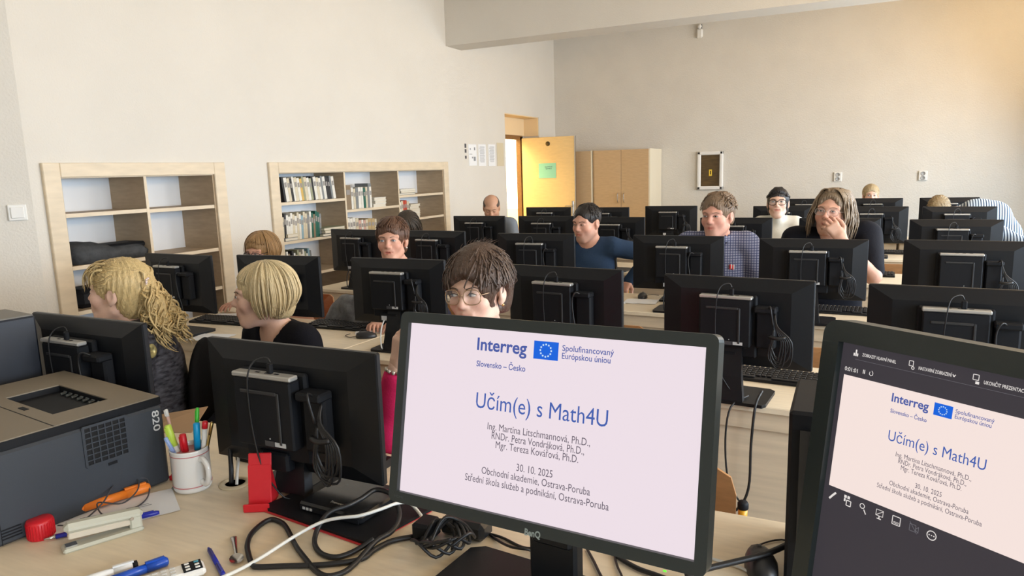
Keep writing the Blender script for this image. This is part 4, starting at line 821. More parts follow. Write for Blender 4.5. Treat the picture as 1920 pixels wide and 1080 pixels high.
# ------------------------------------------------------------------ people: signed-distance bodies turned into one continuous mesh each
class Field:
    def __init__(s, xs, ys, zs):
        s.ax = [np.asarray(a, np.float32) for a in (xs, ys, zs)]; s.f = np.full([len(a) for a in s.ax], 1.0, np.float32)
    def sl(s, lo, hi):
        r = []
        for a, l, h in zip(s.ax, lo, hi):
            i, j = np.searchsorted(a, l), np.searchsorted(a, h); r.append(slice(max(i-1, 0), min(j+1, len(a))))
        return tuple(r)
    def pts(s, q): return np.meshgrid(*[a[k] for a, k in zip(s.ax, q)], indexing='ij', sparse=True)
    def comb(s, q, d, k, op):
        a = s.f[q]
        if op == 'u':
            h = np.clip(.5+.5*(a-d)/k, 0, 1); s.f[q] = a+(d-a)*h-k*h*(1-h)
        else:
            h = np.clip(.5-.5*(a+d)/k, 0, 1); s.f[q] = a+(-d-a)*h+k*h*(1-h)
    def ell(s, c, r, k=.02, op='u', Q=None):
        r = np.asarray(r, float)*np.ones(3); m = max(r)+k+.03
        q = s.sl([x-m for x in c], [x+m for x in c])
        if any(t.stop <= t.start for t in q): return
        X, Y, Z = s.pts(q); X, Y, Z = X-c[0], Y-c[1], Z-c[2]
        if Q is not None:
            X, Y, Z = Q[0][0]*X+Q[1][0]*Y+Q[2][0]*Z, Q[0][1]*X+Q[1][1]*Y+Q[2][1]*Z, Q[0][2]*X+Q[1][2]*Y+Q[2][2]*Z
        k0 = np.sqrt((X/r[0])**2+(Y/r[1])**2+(Z/r[2])**2); k1 = np.sqrt((X/r[0]**2)**2+(Y/r[1]**2)**2+(Z/r[2]**2)**2)+1e-6
        s.comb(q, (k0*(k0-1)/k1).astype(np.float32), k, op)
    def cone(s, a, b, ra, rb, k=.02, op='u', fl=None):
        a = np.asarray(a, float); b = np.asarray(b, float); m = max(ra, rb)+k+.03
        q = s.sl(np.minimum(a, b)-m, np.maximum(a, b)+m)
        if any(t.stop <= t.start for t in q): return
        X, Y, Z = s.pts(q); d = b-a; L2 = d@d+1e-12
        t = np.clip(((X-a[0])*d[0]+(Y-a[1])*d[1]+(Z-a[2])*d[2])/L2, 0, 1)
        D = np.sqrt((X-a[0]-t*d[0])**2+(Y-a[1]-t*d[1])**2+(Z-a[2]-t*d[2])**2)-(ra+(rb-ra)*t)
        s.comb(q, D.astype(np.float32), k, op)
    def val(s, p):
        i = [int(np.clip(np.searchsorted(a, v), 1, len(a)-1)) for a, v in zip(s.ax, p)]; return s.f[i[0], i[1], i[2]]
    def mesh(s):
        f = s.f; S = f < 0; A = s.ax
        nx, ny, nz = f.shape
        cnt = np.zeros((nx-1, ny-1, nz-1), np.int16)
        for i in (0, 1):
            for j in (0, 1):
                for k in (0, 1): cnt += S[i:nx-1+i, j:ny-1+j, k:nz-1+k]
        ci = np.argwhere((cnt > 0) & (cnt < 8)); 
        if len(ci) == 0: return np.zeros((0, 3)), []
        idx = -np.ones(cnt.shape, np.int64); idx[tuple(ci.T)] = np.arange(len(ci))
        acc = np.zeros((len(ci), 3)); n = np.zeros(len(ci))
        I, J, K = ci.T
        cs = [(a, b, c) for a in (0, 1) for b in (0, 1) for c in (0, 1)]
        for p in cs:
            for ax in range(3):
                if p[ax]: continue
                q = list(p); q[ax] = 1
                fa = f[I+p[0], J+p[1], K+p[2]]; fb = f[I+q[0], J+q[1], K+q[2]]; cr = (fa < 0) != (fb < 0)
                t = np.where(cr, fa/np.where(cr, fa-fb, 1), 0)
                for d_, (ar, ix) in enumerate(((A[0], I), (A[1], J), (A[2], K))):
                    va = ar[ix+p[d_]]; vb = ar[ix+q[d_]]; acc[:, d_] += np.where(cr, va+(vb-va)*t, 0)
                n += cr
        V = acc/n[:, None]; F = []
        for ax in range(3):
            sl0 = [slice(None)]*3; sl1 = [slice(None)]*3; sl0[ax] = slice(0, -1); sl1[ax] = slice(1, None)
            a, b = S[tuple(sl0)], S[tuple(sl1)]
            e = np.argwhere(a != b); o = [k for k in range(3) if k != ax]
            ok = np.ones(len(e), bool)
            for k in o: ok &= (e[:, k] > 0) & (e[:, k] < f.shape[k]-1)
            e = e[ok]
            def cell(d0, d1):
                c = e.copy(); c[:, o[0]] += d0; c[:, o[1]] += d1; return idx[tuple(c.T)]
            q = np.stack([cell(-1, -1), cell(0, -1), cell(0, 0), cell(-1, 0)], 1)
            fl = a[tuple(e.T)] if len(e) else np.zeros(0, bool)
            if ax == 1: fl = ~fl
            q = np.where(fl[:, None], q, q[:, ::-1]); F.append(q[(q >= 0).all(1)])
        return V, np.concatenate(F).tolist()
def axis(lo, hi, flo, fhi, hf, hc):
    flo = max(lo, flo); fhi = min(hi, fhi)
    a = np.linspace(lo, flo, max(1, int((flo-lo)/hc)+1), endpoint=False); b = np.linspace(flo, fhi, max(2, int((fhi-flo)/hf))); c = np.linspace(fhi, hi, max(1, int((hi-fhi)/hc)+1)+1)[1:]
    return np.concatenate([a, b, c]) if flo > lo else np.concatenate([b, c])
def rotm(yaw, pitch, roll):
    """head rotation: yaw about z, pitch (positive = look up), roll"""
    M = Matrix.Rotation(R(yaw), 3, 'Z') @ Matrix.Rotation(R(-pitch), 3, 'X') @ Matrix.Rotation(R(roll), 3, 'Y')
    return np.array(M)
skin_m = attr_mat('skin', .52, bump=.06, bscale=300, spec=.35, sss=.06); hair_m = attr_mat('hair', .42, bump=.55, bscale=260, spec=.4, stretch=(1, 1, .07))
eye_w = nmat('eye_white', (.62, .60, .57), .25); eye_d = nmat('eye_iris', (.03, .022, .018), .2); lash_m = nmat('lash_brown', (.045, .028, .02), .7)
class Head:
    def __init__(s, H, Q, sc): s.H, s.Q, s.s = np.array(H, float), Q, sc
    def w(s, p): return s.H+s.Q @ (np.asarray(p, float)*s.s)
    def l(s, P): return ((np.asarray(P)-s.H) @ s.Q)/s.s
def head_sdf(F, h, fem, jaw=1.0, nose=1.0):
    e = lambda c, r, k=.02, op='u': F.ell(h.w(c), np.array(r)*h.s, k*h.s, op, h.Q)
    c_ = lambda a, b, ra, rb, k=.015, op='u': F.cone(h.w(a), h.w(b), ra*h.s, rb*h.s, k*h.s, op)
    e((0, .018, .036), (.075, .096, .086)); e((0, -.035, -.035), (.058*jaw, .062, .085), .035)
    e((0, -.076, -.098), (.024*jaw, .018, .017), .03); c_((-.052*jaw, .0, -.062), (-.018, -.07, -.1), .016, .014, .03); c_((.052*jaw, .0, -.062), (.018, -.07, -.1), .016, .014, .03)
    for x in (-1, 1):
        e((x*.037, -.066, -.024), (.026, .022, .024), .025); c_((x*.012, -.088, .026), (x*.048, -.072, .028), .010, .009, .02)
    for x in (-1, 1): e((x*.031, -.103, .006), (.0165, .016, .0115), .012, 'd')
    for x in (-1, 1): e((x*.031, -.0805, .007), (.0155, .0125, .0105), .004)
    c_((0, -.090, .016), (0, -.110*1, -.021), .0075, .0095*nose, .012); e((0, -.108, -.024), (.0115*nose, .010, .009), .008)
    for x in (-1, 1): e((x*.0115, -.099, -.027), (.0075*nose, .009, .007), .006)
    e((0, -.092, -.058), (.028, .010, .020), .02)
    c_((-.019, -.0905, -.0535), (0, -.1005, -.0515), .0038, .0052, .005); c_((.019, -.0905, -.0535), (0, -.1005, -.0515), .0038, .0052, .005)
    c_((-.017, -.0905, -.0625), (0, -.0985, -.0645), .004, .0062, .005); c_((.017, -.0905, -.0625), (0, -.0985, -.0645), .004, .0062, .005)
    c_((-.023, -.096, -.0578), (.023, -.096, -.0578), .0016, .0016, .003, 'd'); e((0, -.104, -.0578), (.018, .006, .0014), .003, 'd')
    for x in (-1, 1):
        e((x*.078, .012, -.004), (.010, .020, .031), .006); e((x*.088, .008, .0), (.007, .011, .017), .005, 'd'); e((x*.074, .004, -.03), (.008, .009, .012), .006)
def surf(F, h, x, z, y0=-.14, y1=.0):
    for y in np.linspace(y0, y1, 90):
        if F.val(h.w((x, y, z))) < 0: return y
    return -.085
def skin_cols(V, h, col, age=.0, stub=0, stubc=(.25, .2, .17)):
    q = h.l(V); c = np.ones((len(V), 4)); c[:, :3] = np.array(col)
    def mask(cx, cz, sx, sz, ymax=-.045): return np.exp(-(((np.abs(q[:, 0])-cx)/sx)**2+((q[:, 2]-cz)/sz)**2))*(q[:, 1] < ymax)
    ch = mask(.042, -.03, .022, .022)*.5+mask(0, -.022, .012, .012)*.45
    c[:, :3] *= 1-ch[:, None]*np.array([.0, .22, .2])
    lp = np.clip(mask(0, -.058, .020, .0085, -.085)*1.3, 0, 1); c[:, :3] = c[:, :3]*(1-lp[:, None])+lp[:, None]*np.array(col)*np.array([.82, .50, .50])
    if stub:
        sb = np.clip((-.035-q[:, 2])/.03, 0, 1)*np.clip((-.0-q[:, 1])/.03, 0, 1)*np.clip((q[:, 2]+.125)/.02, 0, 1)*stub*(1-lp); c[:, :3] = c[:, :3]*(1-sb[:, None])+sb[:, None]*np.array(stubc)
    nz = np.random.RandomState(3).rand(len(V))*.06-.03; c[:, :3] *= (1+nz)[:, None]
    return c
def ik(S, W, l1, l2, pole):
    S, W = np.array(S, float), np.array(W, float); d = W-S; L = np.linalg.norm(d)
    if L > (l1+l2)*.985: W = S+d/L*(l1+l2)*.985; d = W-S; L = np.linalg.norm(d)
    a = (l1*l1-l2*l2+L*L)/(2*L); hh = math.sqrt(max(l1*l1-a*a, 0)); n = d/L; p = np.array(pole, float); p = p-n*(p@n); p /= np.linalg.norm(p)+1e-9
    return S+n*a+p*hh, W
def hand_mesh(Wp, fwd, nrm, side, sc=1.0, curl=.35, spread=1.0, thumb=1.0):
    """palm + five unequal bent fingers; fwd along the fingers, nrm the back of the hand, side +1: thumb on +x of (fwd x nrm)"""
    f = np.array(fwd, float); f /= np.linalg.norm(f); n = np.array(nrm, float); n = n-f*(n@f); n /= np.linalg.norm(n); x = np.cross(f, n)*side
    g = lambda a, b, c: np.array(Wp)+(x*a+f*b+n*c)*sc
    segs = []
    for i, (ox, ln) in enumerate(((.030, .070), (.010, .078), (-.010, .072), (-.029, .057))):
        b0 = (ox, .086-.006*abs(i-1), 0); cu = curl*(1+.12*i); p = b0; dirx = .10*spread*(1.2-i*.8)
        an = 0; pts = [p]
        for L_, k in ((.46, .55), (.30, 1.0), (.24, .8)):
            an += cu*k; p = (p[0]+dirx*ln*L_*.5, p[1]+ln*L_*math.cos(an), p[2]-ln*L_*math.sin(an)); pts.append(p)
        segs += [(pts[j], pts[j+1], .0090-.0009*j-.0006*(i == 3), .0084-.0010*j-.0006*(i == 3)) for j in range(3)]
    th = [(.026, .025, -.006), (.048, .050, -.012*thumb), (.054, .078, -.024*thumb), (.050, .100, -.034*thumb)]
    segs += [(th[j], th[j+1], .0125-.0015*j, .0110-.0014*j) for j in range(3)]
    P = np.array([g(*q) for s_ in segs for q in s_[:2]]); lo = P.min(0)-.03; hi = P.max(0)+.03; w0 = np.array(Wp)-f*.03*sc; lo = np.minimum(lo, w0-.04); hi = np.maximum(hi, w0+.04)
    F = Field(*[np.arange(lo[k], hi[k], .0042) for k in range(3)])
    F.cone(g(.0, -.03, 0), g(0, .02, 0), .026*sc, .024*sc, .01)
    for ox in (-.024, -.008, .008, .024): F.cone(g(ox*.7, .012, 0), g(ox, .084, 0), .0145*sc, .0118*sc, .012)
    F.cone(g(.014, .02, -.006), g(.03, .04, -.01), .015*sc, .013*sc, .012)
    for a, b, ra, rb in segs: F.cone(g(*a), g(*b), ra*sc, rb*sc, .0035)
    return F.mesh()
def lockmesh(acc, pts, r0, r1, col, rg, n=6, fl=.45, nseg=None):
    """one lock of hair: a tapered, slightly flattened tube; acc = (verts, faces, colours)"""
    P = crom([Vector(p) for p in pts], 3); N = len(P); o = len(acc[0]); up = None; sh = .72+.5*rg.random()
    for i, p in enumerate(P):
        t = (P[min(i+1, N-1)]-P[max(i-1, 0)]).normalized(); c = acc[3]
        out = (p-c); out = out-t*out.dot(t)
        if out.length < 1e-5: out = Vector((0, 0, 1))
        out.normalize(); a = t.cross(out); u = i/(N-1); r = (r0+(r1-r0)*u)*acc[4]; r *= min(1, .35+u*5)*(1 if u < .8 else 1-(u-.8)*3.4)
        for k in range(n):
            w = 2*PI*k/n; acc[0].append(p+a*math.cos(w)*r+out*math.sin(w)*r*fl); s_ = sh*(.92+.16*rg.random()); acc[2].append((col[0]*s_, col[1]*s_, col[2]*s_, 1))
    for i in range(N-1):
        for k in range(n): acc[1].append([o+i*n+k, o+i*n+(k+1) % n, o+(i+1)*n+(k+1) % n, o+(i+1)*n+k])
    acc[1].append([o+k for k in range(n)][::-1]); acc[1].append([o+(N-1)*n+k for k in range(n)])
def hair_build(h, style, col, rg, parent, name='hair'):
    F = Field(*[np.arange(h.H[k]-style.get('ext', .19)*h.s, h.H[k]+style.get('ext', .19)*h.s, .0052) for k in range(3)])
    e = lambda c, r, k=.015, op='u': F.ell(h.w(c), np.array(r)*h.s, k*h.s, op, h.Q)
    cap = style.get('t', .014)
    if cap:
        e((0, .020, .038), (.076+cap, .097+cap, .086+cap)); 
        if style.get('nape', True): e((0, .055, -.035), (.062+cap*.6, .05+cap, .075), .03)
        fy, fz, fr = style.get('face', (-.118, -.040, (.070, .068, .112))); e((0, fy, fz), fr, .014, 'd')
        e((0, -.05, -.11), (.085, .085, .075), .02, 'd')
        if style.get('ears', True):
            for x in (-1, 1): e((x*.088, -.004, -.022), (.03, .032, .042), .012, 'd')
        zc = style.get('cut', -.085); e((0, .02, zc-.2), (.3, .3, .2), .015, 'd')
        for a in style.get('extra', []): e(*a)
        for a in style.get('less', []): e(a[0], a[1], .012, 'd')
        q = tuple(slice(0, len(a)) for a in F.ax); X, Y, Z = F.pts(q); X, Y, Z = X-h.H[0], Y-h.H[1], Z-h.H[2]; Q = h.Q
        lx, ly, lz = [(Q[0][k]*X+Q[1][k]*Y+Q[2][k]*Z)/h.s for k in range(3)]; am = style.get('groove', .0016)*h.s
        ang = np.arctan2(lx-style.get('part', 0), ly+.01); F.f += am*(np.sin(ang*34+lz*40)+.6*np.sin(ang*61-lz*90+ly*50))
    V, Fc = F.mesh() if cap else (np.zeros((0, 3)), [])
    C_ = np.ones((len(V), 4)); sc = .82+.26*np.random.RandomState(5).rand(len(V)); C_[:, :3] = np.array(col)*sc[:, None]
    acc = ([], [], [], Vector(h.w((0, .02, .02))), style.get('lr', .55))
    for pts, r0, r1 in style.get('locks', lambda rg: [])(rg): lockmesh(acc, [h.w(p) for p in pts], r0*h.s, r1*h.s, style.get('lockcol', col), rg, fl=style.get('fl', .5))
    n0 = len(V); V = list(map(tuple, V))+[tuple(p) for p in acc[0]]; Fc = Fc+[[i+n0 for i in f] for f in acc[1]]; C_ = np.concatenate([C_, np.array(acc[2]).reshape(-1, 4)])
    return mkobj(name, V, Fc, hair_m, parent, True, cols=C_)
def E_(al, ph, t=.02):
    """point on the skull: al polar angle from the crown, ph azimuth (0 = face, 90 = image right)"""
    a, p = R(al), R(ph); return Vector(((.077+t)*math.sin(a)*math.sin(p), .018-(.097+t)*math.sin(a)*math.cos(p), .036+(.086+t)*math.cos(a)))
def fall(ph, a0, a1, drop, t=.02, inw=0, bend=0, rg=None, tilt=0, push=0):
    pts = [E_(a0+(a1-a0)*i/4, ph+tilt*(i/4), t*(.6+.4*i/4)) for i in range(5)]; b = pts[-1]; o = Vector((b.x, b.y-.018, 0)); o = o.normalized() if o.length else o
    for i in range(1, 5):
        u = i/4; pts.append(b+Vector((0, 0, -drop*u))+o*(push*math.sin(u*PI)-inw*u*u)+Vector((0, bend*math.sin(u*PI), 0)))
    return pts
def person(P):
    rg = random.Random(P['seed']); Hw = np.array(P['head'], float); yaw = R(P.get('yaw', 0)); s = P.get('s', 1.0); fem = P.get('fem', True)
    lx, lean = P.get('lx', 0), P.get('lean', .10); cy_, sy_ = math.cos(yaw), math.sin(yaw)
    off = np.array([lx*cy_-(-lean)*sy_, lx*sy_+(-lean)*cy_]); base = Hw[:2]-off
    t = thing('person', P['label'], 'person', (base[0], base[1], 0), yaw, None)
    H = np.array([lx, -lean, Hw[2]]); h = Head(H, rotm(P.get('hy', 0), P.get('hp', 0), P.get('hr', 0)), s)
    N = H+np.array([0, .045, P.get('nz', -.145 if fem else -.130)])*s; 
    if 'neck' in P: N = H+np.array(P['neck'])
    Pv = np.array([0, .03, .53]); wd = P.get('wd', .92 if fem else 1.08); Sc = N+np.array([0, .025, -.03]); 
    sh = .165*wd; S = {x: Sc+np.array([x*sh, 0, -.012+P.get('shr', {}).get(x, 0)]) for x in (-1, 1)}
    wr = P.get('wrist', {}); arms = {}
    for x in (-1, 1):
        w_ = wr.get(x, (x*.17, -.40, .80)); w_ = np.array([w_[0], w_[1], w_[2]]); arms[x] = (S[x],)+ik(S[x], w_, .29, .26, P.get('pole', {}).get(x, (x*.5, .3, -1)))
    for x, (el, wt_) in P.get('armw', {}).items():
        loc = lambda q: np.array([(q[0]-base[0])*cy_+(q[1]-base[1])*sy_, -(q[0]-base[0])*sy_+(q[1]-base[1])*cy_, q[2]])
        arms[x] = (S[x], loc(el), loc(wt_))
    hf = P.get('hf', .0042)
    lo = np.array([-.36, -.62, .45]); hi = np.array([.36, .30, H[2]+.17])
    for x in (-1, 1):
        for p in arms[x]: lo = np.minimum(lo, p-.08); hi = np.maximum(hi, p+.08)
    lo = np.minimum(lo, H-.16); hi = np.maximum(hi, H+.16)
    r_ = .125*s
    F = Field(axis(lo[0], hi[0], H[0]-r_, H[0]+r_, hf, .013), axis(lo[1], hi[1], H[1]-r_-.01, H[1]+r_, hf, .013), axis(lo[2], hi[2], H[2]-.135*s, H[2]+r_, hf, .013))
    head_sdf(F, h, fem, P.get('jaw', .94 if fem else 1.06), P.get('nose', 1.0 if fem else 1.15))
    nr = .046 if fem else .057
    F.cone(h.w((0, .022, -.045)), N+np.array([0, .005, .0]), nr*s, (nr+.004)*s, .03)
    def torso(F, g, kk=.05):
        for x in (-1, 1): F.cone(N+np.array([x*.02, .015, -.01]), S[x]+np.array([-x*.03, 0, .015]), .042+g, .048+g, .05)
        for u, r in ((.80, (.150*wd, .098, .13)), (.60, (.155*wd, .108, .15)), (.32, (.145*wd+.02*(P.get('belly', 0)), .112+.04*P.get('belly', 0), .17)), (.05, (.165*wd, .14, .13))):
            F.ell(Pv+(Sc-Pv)*u+np.array(P.get('hump', (0, 0, 0)))*math.sin(u*PI), np.array(r)+g, kk)
        if fem:
            for x in (-1, 1): F.ell(Pv+(Sc-Pv)*.64+np.array([x*.07, -.085, 0]), (.062+g, .055+g, .062+g), .04)
    def arm(F, g, x, u1=1.0, kk=.03, fore=1.0):
        a, b, c = arms[x]; F.cone(a, a+(b-a)*min(u1, 1), .054*wd**.5+g, .043+g+(1-min(u1, 1))*.008, kk)
        if fore > 0 and u1 >= 1: F.cone(b, b+(c-b)*fore, .042+g, .027+g+(.010*(1-fore)), kk)
    torso(F, -.004)
    for x in (-1, 1): arm(F, 0, x)
    V, Fc = F.mesh(); V = V.astype(float)
    skin = np.array(P['skin']); n0 = len(V); VV = [V]; FF = list(Fc)
    hd = P.get('hand', {})
    for x in (-1, 1):
        a, b, c = arms[x]; q = hd.get(x, {}); fw = q.get('f', (c-b)*np.array([.6, 1, 0])+np.array([-x*.05, -.12, -.01])); hv, hfc = hand_mesh(c, fw, q.get('n', (0, -.1, 1)), q.get('side', 1 if x < 0 else -1), q.get('sc', s*(.93 if fem else 1.03)), q.get('curl', .4), 1.0, q.get('thumb', 1.0))
        FF += [[i+n0 for i in f] for f in hfc]; n0 += len(hv); VV.append(hv)
    VA = np.concatenate(VV); C_ = skin_cols(VA, h, skin, stub=P.get('stub', 0), stubc=P.get('stubc', (.25, .2, .17)))
    mkobj('body', VA, FF, skin_m, t, True, cols=C_)
    # clothing
    g = P.get('loose', .012); hc = P.get('hcl', .0105)
    lo2 = np.minimum(lo, np.array([-.36, -.5, .40])); G = Field(*[np.arange(lo2[k]-.02, hi[k]+.02, hc) for k in range(3)])
    G.f = G.f[:, :, :]; torso(G, g, .055)
    sl = P.get('sleeve', 1.0)
    for x in (-1, 1):
        if sl > 0: arm(G, g+.002, x, min(1, sl*2) if sl <= .5 else 1.0, .03, max(0, (sl-.5)*2)*.97 if sl > .5 else 0)
    if P.get('turtle'):
        G.cone(N+np.array([0, .0, -.02]), h.w((0, .018, -.088)), (nr+.011)*s, (nr+.009)*s, .02)
        hl = h.w((0, .018, -.16)); 
    else:
        G.cone(N+np.array([0, -.005, -.002+P.get('nd', .012)]), N+np.array([0, -.03, .2]), (nr+.008+P.get('nw', 0))*s, .10, .012, 'd')
        if P.get('vneck'): G.cone(N+np.array([0, -.07, -.02]), N+np.array([0, -.10, -.02-P['vneck']]), .05, .012, .012, 'd'); G.cone(N+np.array([0, -.13, -.0]), N+np.array([0, -.17, -.02-P['vneck']]), .06, .02, .012, 'd')
        if P.get('strapless'): G.ell((N[0], N[1], N[2]+.5-P['strapless']), (.6, .6, .5), .01, 'd')
    if P.get('collar'):
        for a in np.linspace(-1, 1, 15):
            w = a*2.5; p = N+np.array([math.sin(w)*(nr+.016)*s, .005-math.cos(w)*(nr+.018)*s, .012-.018*math.cos(w)]); G.ell(p, (.014, .014, .026), .006)
        for x in (-1, 1): G.cone(N+np.array([x*.03, -.068, -.012]), N+np.array([x*.058, -.092, -.05]), .013, .005, .006)
    q = tuple(slice(0, len(a)) for a in G.ax); X, Y, Z = G.pts(q); G.f += (.0022*np.sin(X*31+Z*23+P['seed'])*np.sin(Z*37-Y*19)).astype(np.float32)
    V, Fc = G.mesh(); mkobj(P.get('garment', 'shirt'), V, Fc, P['cloth'], t, True)
    # trousers and shoes
    G = Field(np.arange(-.3, .3, .016), np.arange(-.72, .28, .016), np.arange(.02, .72, .016)); G.ell(Pv+np.array([0, .0, -.0]), (.185*wd, .155, .125), .03)
    for x in (-1, 1): G.cone((x*.09, .0, .51), (x*.12, -.42, .50), .082, .062, .04); G.cone((x*.12, -.42, .49), (x*.12, -.40, .09), .058, .04, .03)
    V, Fc = G.mesh(); mkobj('trousers', V, Fc, P.get('trousers', nmat('dark_trousers', (.02, .022, .03), .8)), t, True)
    for x in (-1, 1):
        m = MB(); m.ball((x*.12, -.46, .04), (.045, .13, .042), 12, 8); m.build('shoe', blackm, t, True)
    # face
    eyes = P.get('eyes', 1)
    if eyes:
        for x in (-1, 1):
            yy = surf(F, h, x*.031, .007); ew = MB(); gz = P.get('gaze', 0); op = .0052*eyes
            ew.M = Matrix.Translation(h.w((x*.031, yy+.0012, .0075))) @ Matrix(h.Q).to_4x4(); ew.ball((0, 0, 0), (.0125*s, .0042*s, op*s), 12, 8); e_ = ew.build('eye', eye_w, t, True)
            m = MB(); m.M = ew.M; m.ball((gz*.006*s, -.0022*s, .0004), (.0054*s, .0028*s, min(.0054, op*1.02)*s), 10, 6); m.build('iris', P.get('iris', eye_d), e_, True)
            m = MB(); m.M = ew.M; m.tube([(-.014*s*1, .0015, -.001*s), (-.007*s, -.0035*s, op*s*.95), (.004*s, -.0038*s, op*s), (.0145*s, .0015, .0)], .0014*s, 5, 3); m.build('eyelid_line', lash_m, e_, True)
    else:
        for x in (-1, 1):
            yy = surf(F, h, x*.031, .004); m = MB(); m.M = Matrix.Translation(h.w((x*.031, yy-.0005, .002))) @ Matrix(h.Q).to_4x4(); m.tube([(-.013*s, .002, .002*s), (0, -.0008, -.002*s), (.013*s, .002, .002*s)], .0014*s, 5, 3); m.build('eyelid_line', lash_m, t, True)
    bc = P.get('brow', (.08, .05, .03)); bm = nmat('brow_%d' % P['seed'], bc, .8)
    for x in (-1, 1):
        pts = []
        for xx, zz in ((.014, .0245), (.026, .0285), (.038, .029), (.050, .0235)): pts.append(h.w((x*xx, surf(F, h, x*xx, zz)-.0004, zz)))
        m = MB(); m.tube(pts, [.0034*s, .0015*s], 6, 3, flat=.6); m.build('eyebrow', bm, t, True)
    if P.get('hair'): hair_build(h, P['hair'], P['hcol'], rg, t)
    gl = P.get('glasses')
    if gl:
        gc, gr, gw, gh = gl; gm = nmat('glasses_%d' % P['seed'], gc, .3, metal=.4); yy = min(surf(F, h, .031, .006), surf(F, h, .03, -.01), surf(F, h, .02, .012))-.011
        gt = MB(); gt.M = Matrix.Translation(h.H) @ Matrix(h.Q).to_4x4() @ Matrix.Scale(s, 4)
        for x in (-1, 1):
            gt.tube([(x*.034+gw*math.copysign(abs(math.cos(a))**.75, math.cos(a)), yy+.010*abs((x*.034+gw*math.cos(a))/.06)**2, .002+gh*math.copysign(abs(math.sin(a))**.75, math.sin(a))) for a in np.linspace(0, 2*PI, 25)], gr, 6)
            gt.tube([(x*(.034+gw), yy+.009, .008), (x*.074, -.05, .009), (x*.080, .005, .010), (x*.079, .03, -.006)], gr*.9, 6, 3)
        gt.tube([(-.034+gw, yy+.001, .006), (0, yy-.004, .010), (.034-gw, yy+.001, .006)], gr, 6, 3); go = gt.build('glasses', gm, t, True)
        ln = MB(); ln.M = gt.M
        for x in (-1, 1): ln.add([(x*.034, yy, .002)]+[(x*.034+gw*.97*math.copysign(abs(math.cos(a))**.75, math.cos(a)), yy+.008*abs((x*.034+gw*math.cos(a))/.06)**2, .002+gh*.97*math.copysign(abs(math.sin(a))**.75, math.sin(a))) for a in np.linspace(0, 2*PI, 21)[:-1]], [(0, 1+i, 1+(i+1) % 20) for i in range(20)])
        ln.build('lens', nmat('spectacle_lens', (1, 1, 1), .02, alpha=.07, spec=.6), go, True)
    return t, h, F
# ---- clothing fabrics
def cloth(name, col, rough=.85, **k): return nmat(name, col, rough, bump=k.pop('bump', .15), bscale=k.pop('bscale', 160), spec=.15, **k)
def pattern(name, base, line, sx, thick, axes='xz', rough=.85):
    m = nmat(name, base, rough, spec=.2); nt = m.node_tree; b = nt.nodes['Principled BSDF']
    tc = nt.nodes.new('ShaderNodeTexCoord'); sp = nt.nodes.new('ShaderNodeSeparateXYZ'); nt.links.new(tc.outputs['Object'], sp.inputs[0]); prev = None
    for a in axes:
        mu = nt.nodes.new('ShaderNodeMath'); mu.operation = 'MULTIPLY'; mu.inputs[1].default_value = sx; nt.links.new(sp.outputs['XYZ'.index(a.upper())], mu.inputs[0])
        fr = nt.nodes.new('ShaderNodeMath'); fr.operation = 'FRACT'; nt.links.new(mu.outputs[0], fr.inputs[0])
        lt = nt.nodes.new('ShaderNodeMath'); lt.operation = 'LESS_THAN'; lt.inputs[1].default_value = thick; nt.links.new(fr.outputs[0], lt.inputs[0])
        if prev is None: prev = lt
        else:
            mx = nt.nodes.new('ShaderNodeMath'); mx.operation = 'MAXIMUM'; nt.links.new(prev.outputs[0], mx.inputs[0]); nt.links.new(lt.outputs[0], mx.inputs[1]); prev = mx
    mi = nt.nodes.new('ShaderNodeMix'); mi.data_type = 'RGBA'; nt.links.new(prev.outputs[0], mi.inputs[0]); mi.inputs[6].default_value = tuple(base)+(1,); mi.inputs[7].default_value = tuple(line)+(1,); nt.links.new(mi.outputs[2], b.inputs['Base Color'])
    return m
SK = (.62, .38, .27); SKP = (.66, .43, .33); SKR = (.60, .33, .24)
blondeA, blondeB = (.58, .43, .20), (.60, .48, .27)
# ---- hair styles
def st_bob(length=.075, fr=1, lo=36):
    def f(rg):
        L = []
        for i in range(230):
            ph = rg.uniform(lo, 360-lo); L.append((fall(ph, rg.uniform(4, 25), 88, length+rg.uniform(-.008, .01)-.03*max(0, 1-abs(ph-180)/70), .022+rg.uniform(0, .008), .03, tilt=rg.uniform(-8, 8), push=.008), .0085, .0055))
        for i in range(80):
            ph = rg.uniform(-50, 50); L.append((fall(ph, rg.uniform(4, 20), rg.uniform(48, 58)+abs(ph)*.35, .018, .02, .004, tilt=math.copysign(22, ph) if fr == 2 else rg.uniform(-6, 6)), .008, .004))
        return L
    return f
def st_long(length, lo=45, front=False, wav=.0):
    def f(rg):
        L = []
        for i in range(230):
            ph = rg.uniform(lo, 360-lo); p = fall(ph, rg.uniform(2, 18), 92, length*rg.uniform(.85, 1.08), .016+rg.uniform(0, .012), .0, tilt=rg.uniform(-5, 5), push=.012)
            p = [q+Vector((wav*rg.uniform(-1, 1), wav*rg.uniform(-1, 1), 0)) if j > 4 else q for j, q in enumerate(p)]; L.append((p, .0085, .005))
        return L
    return f
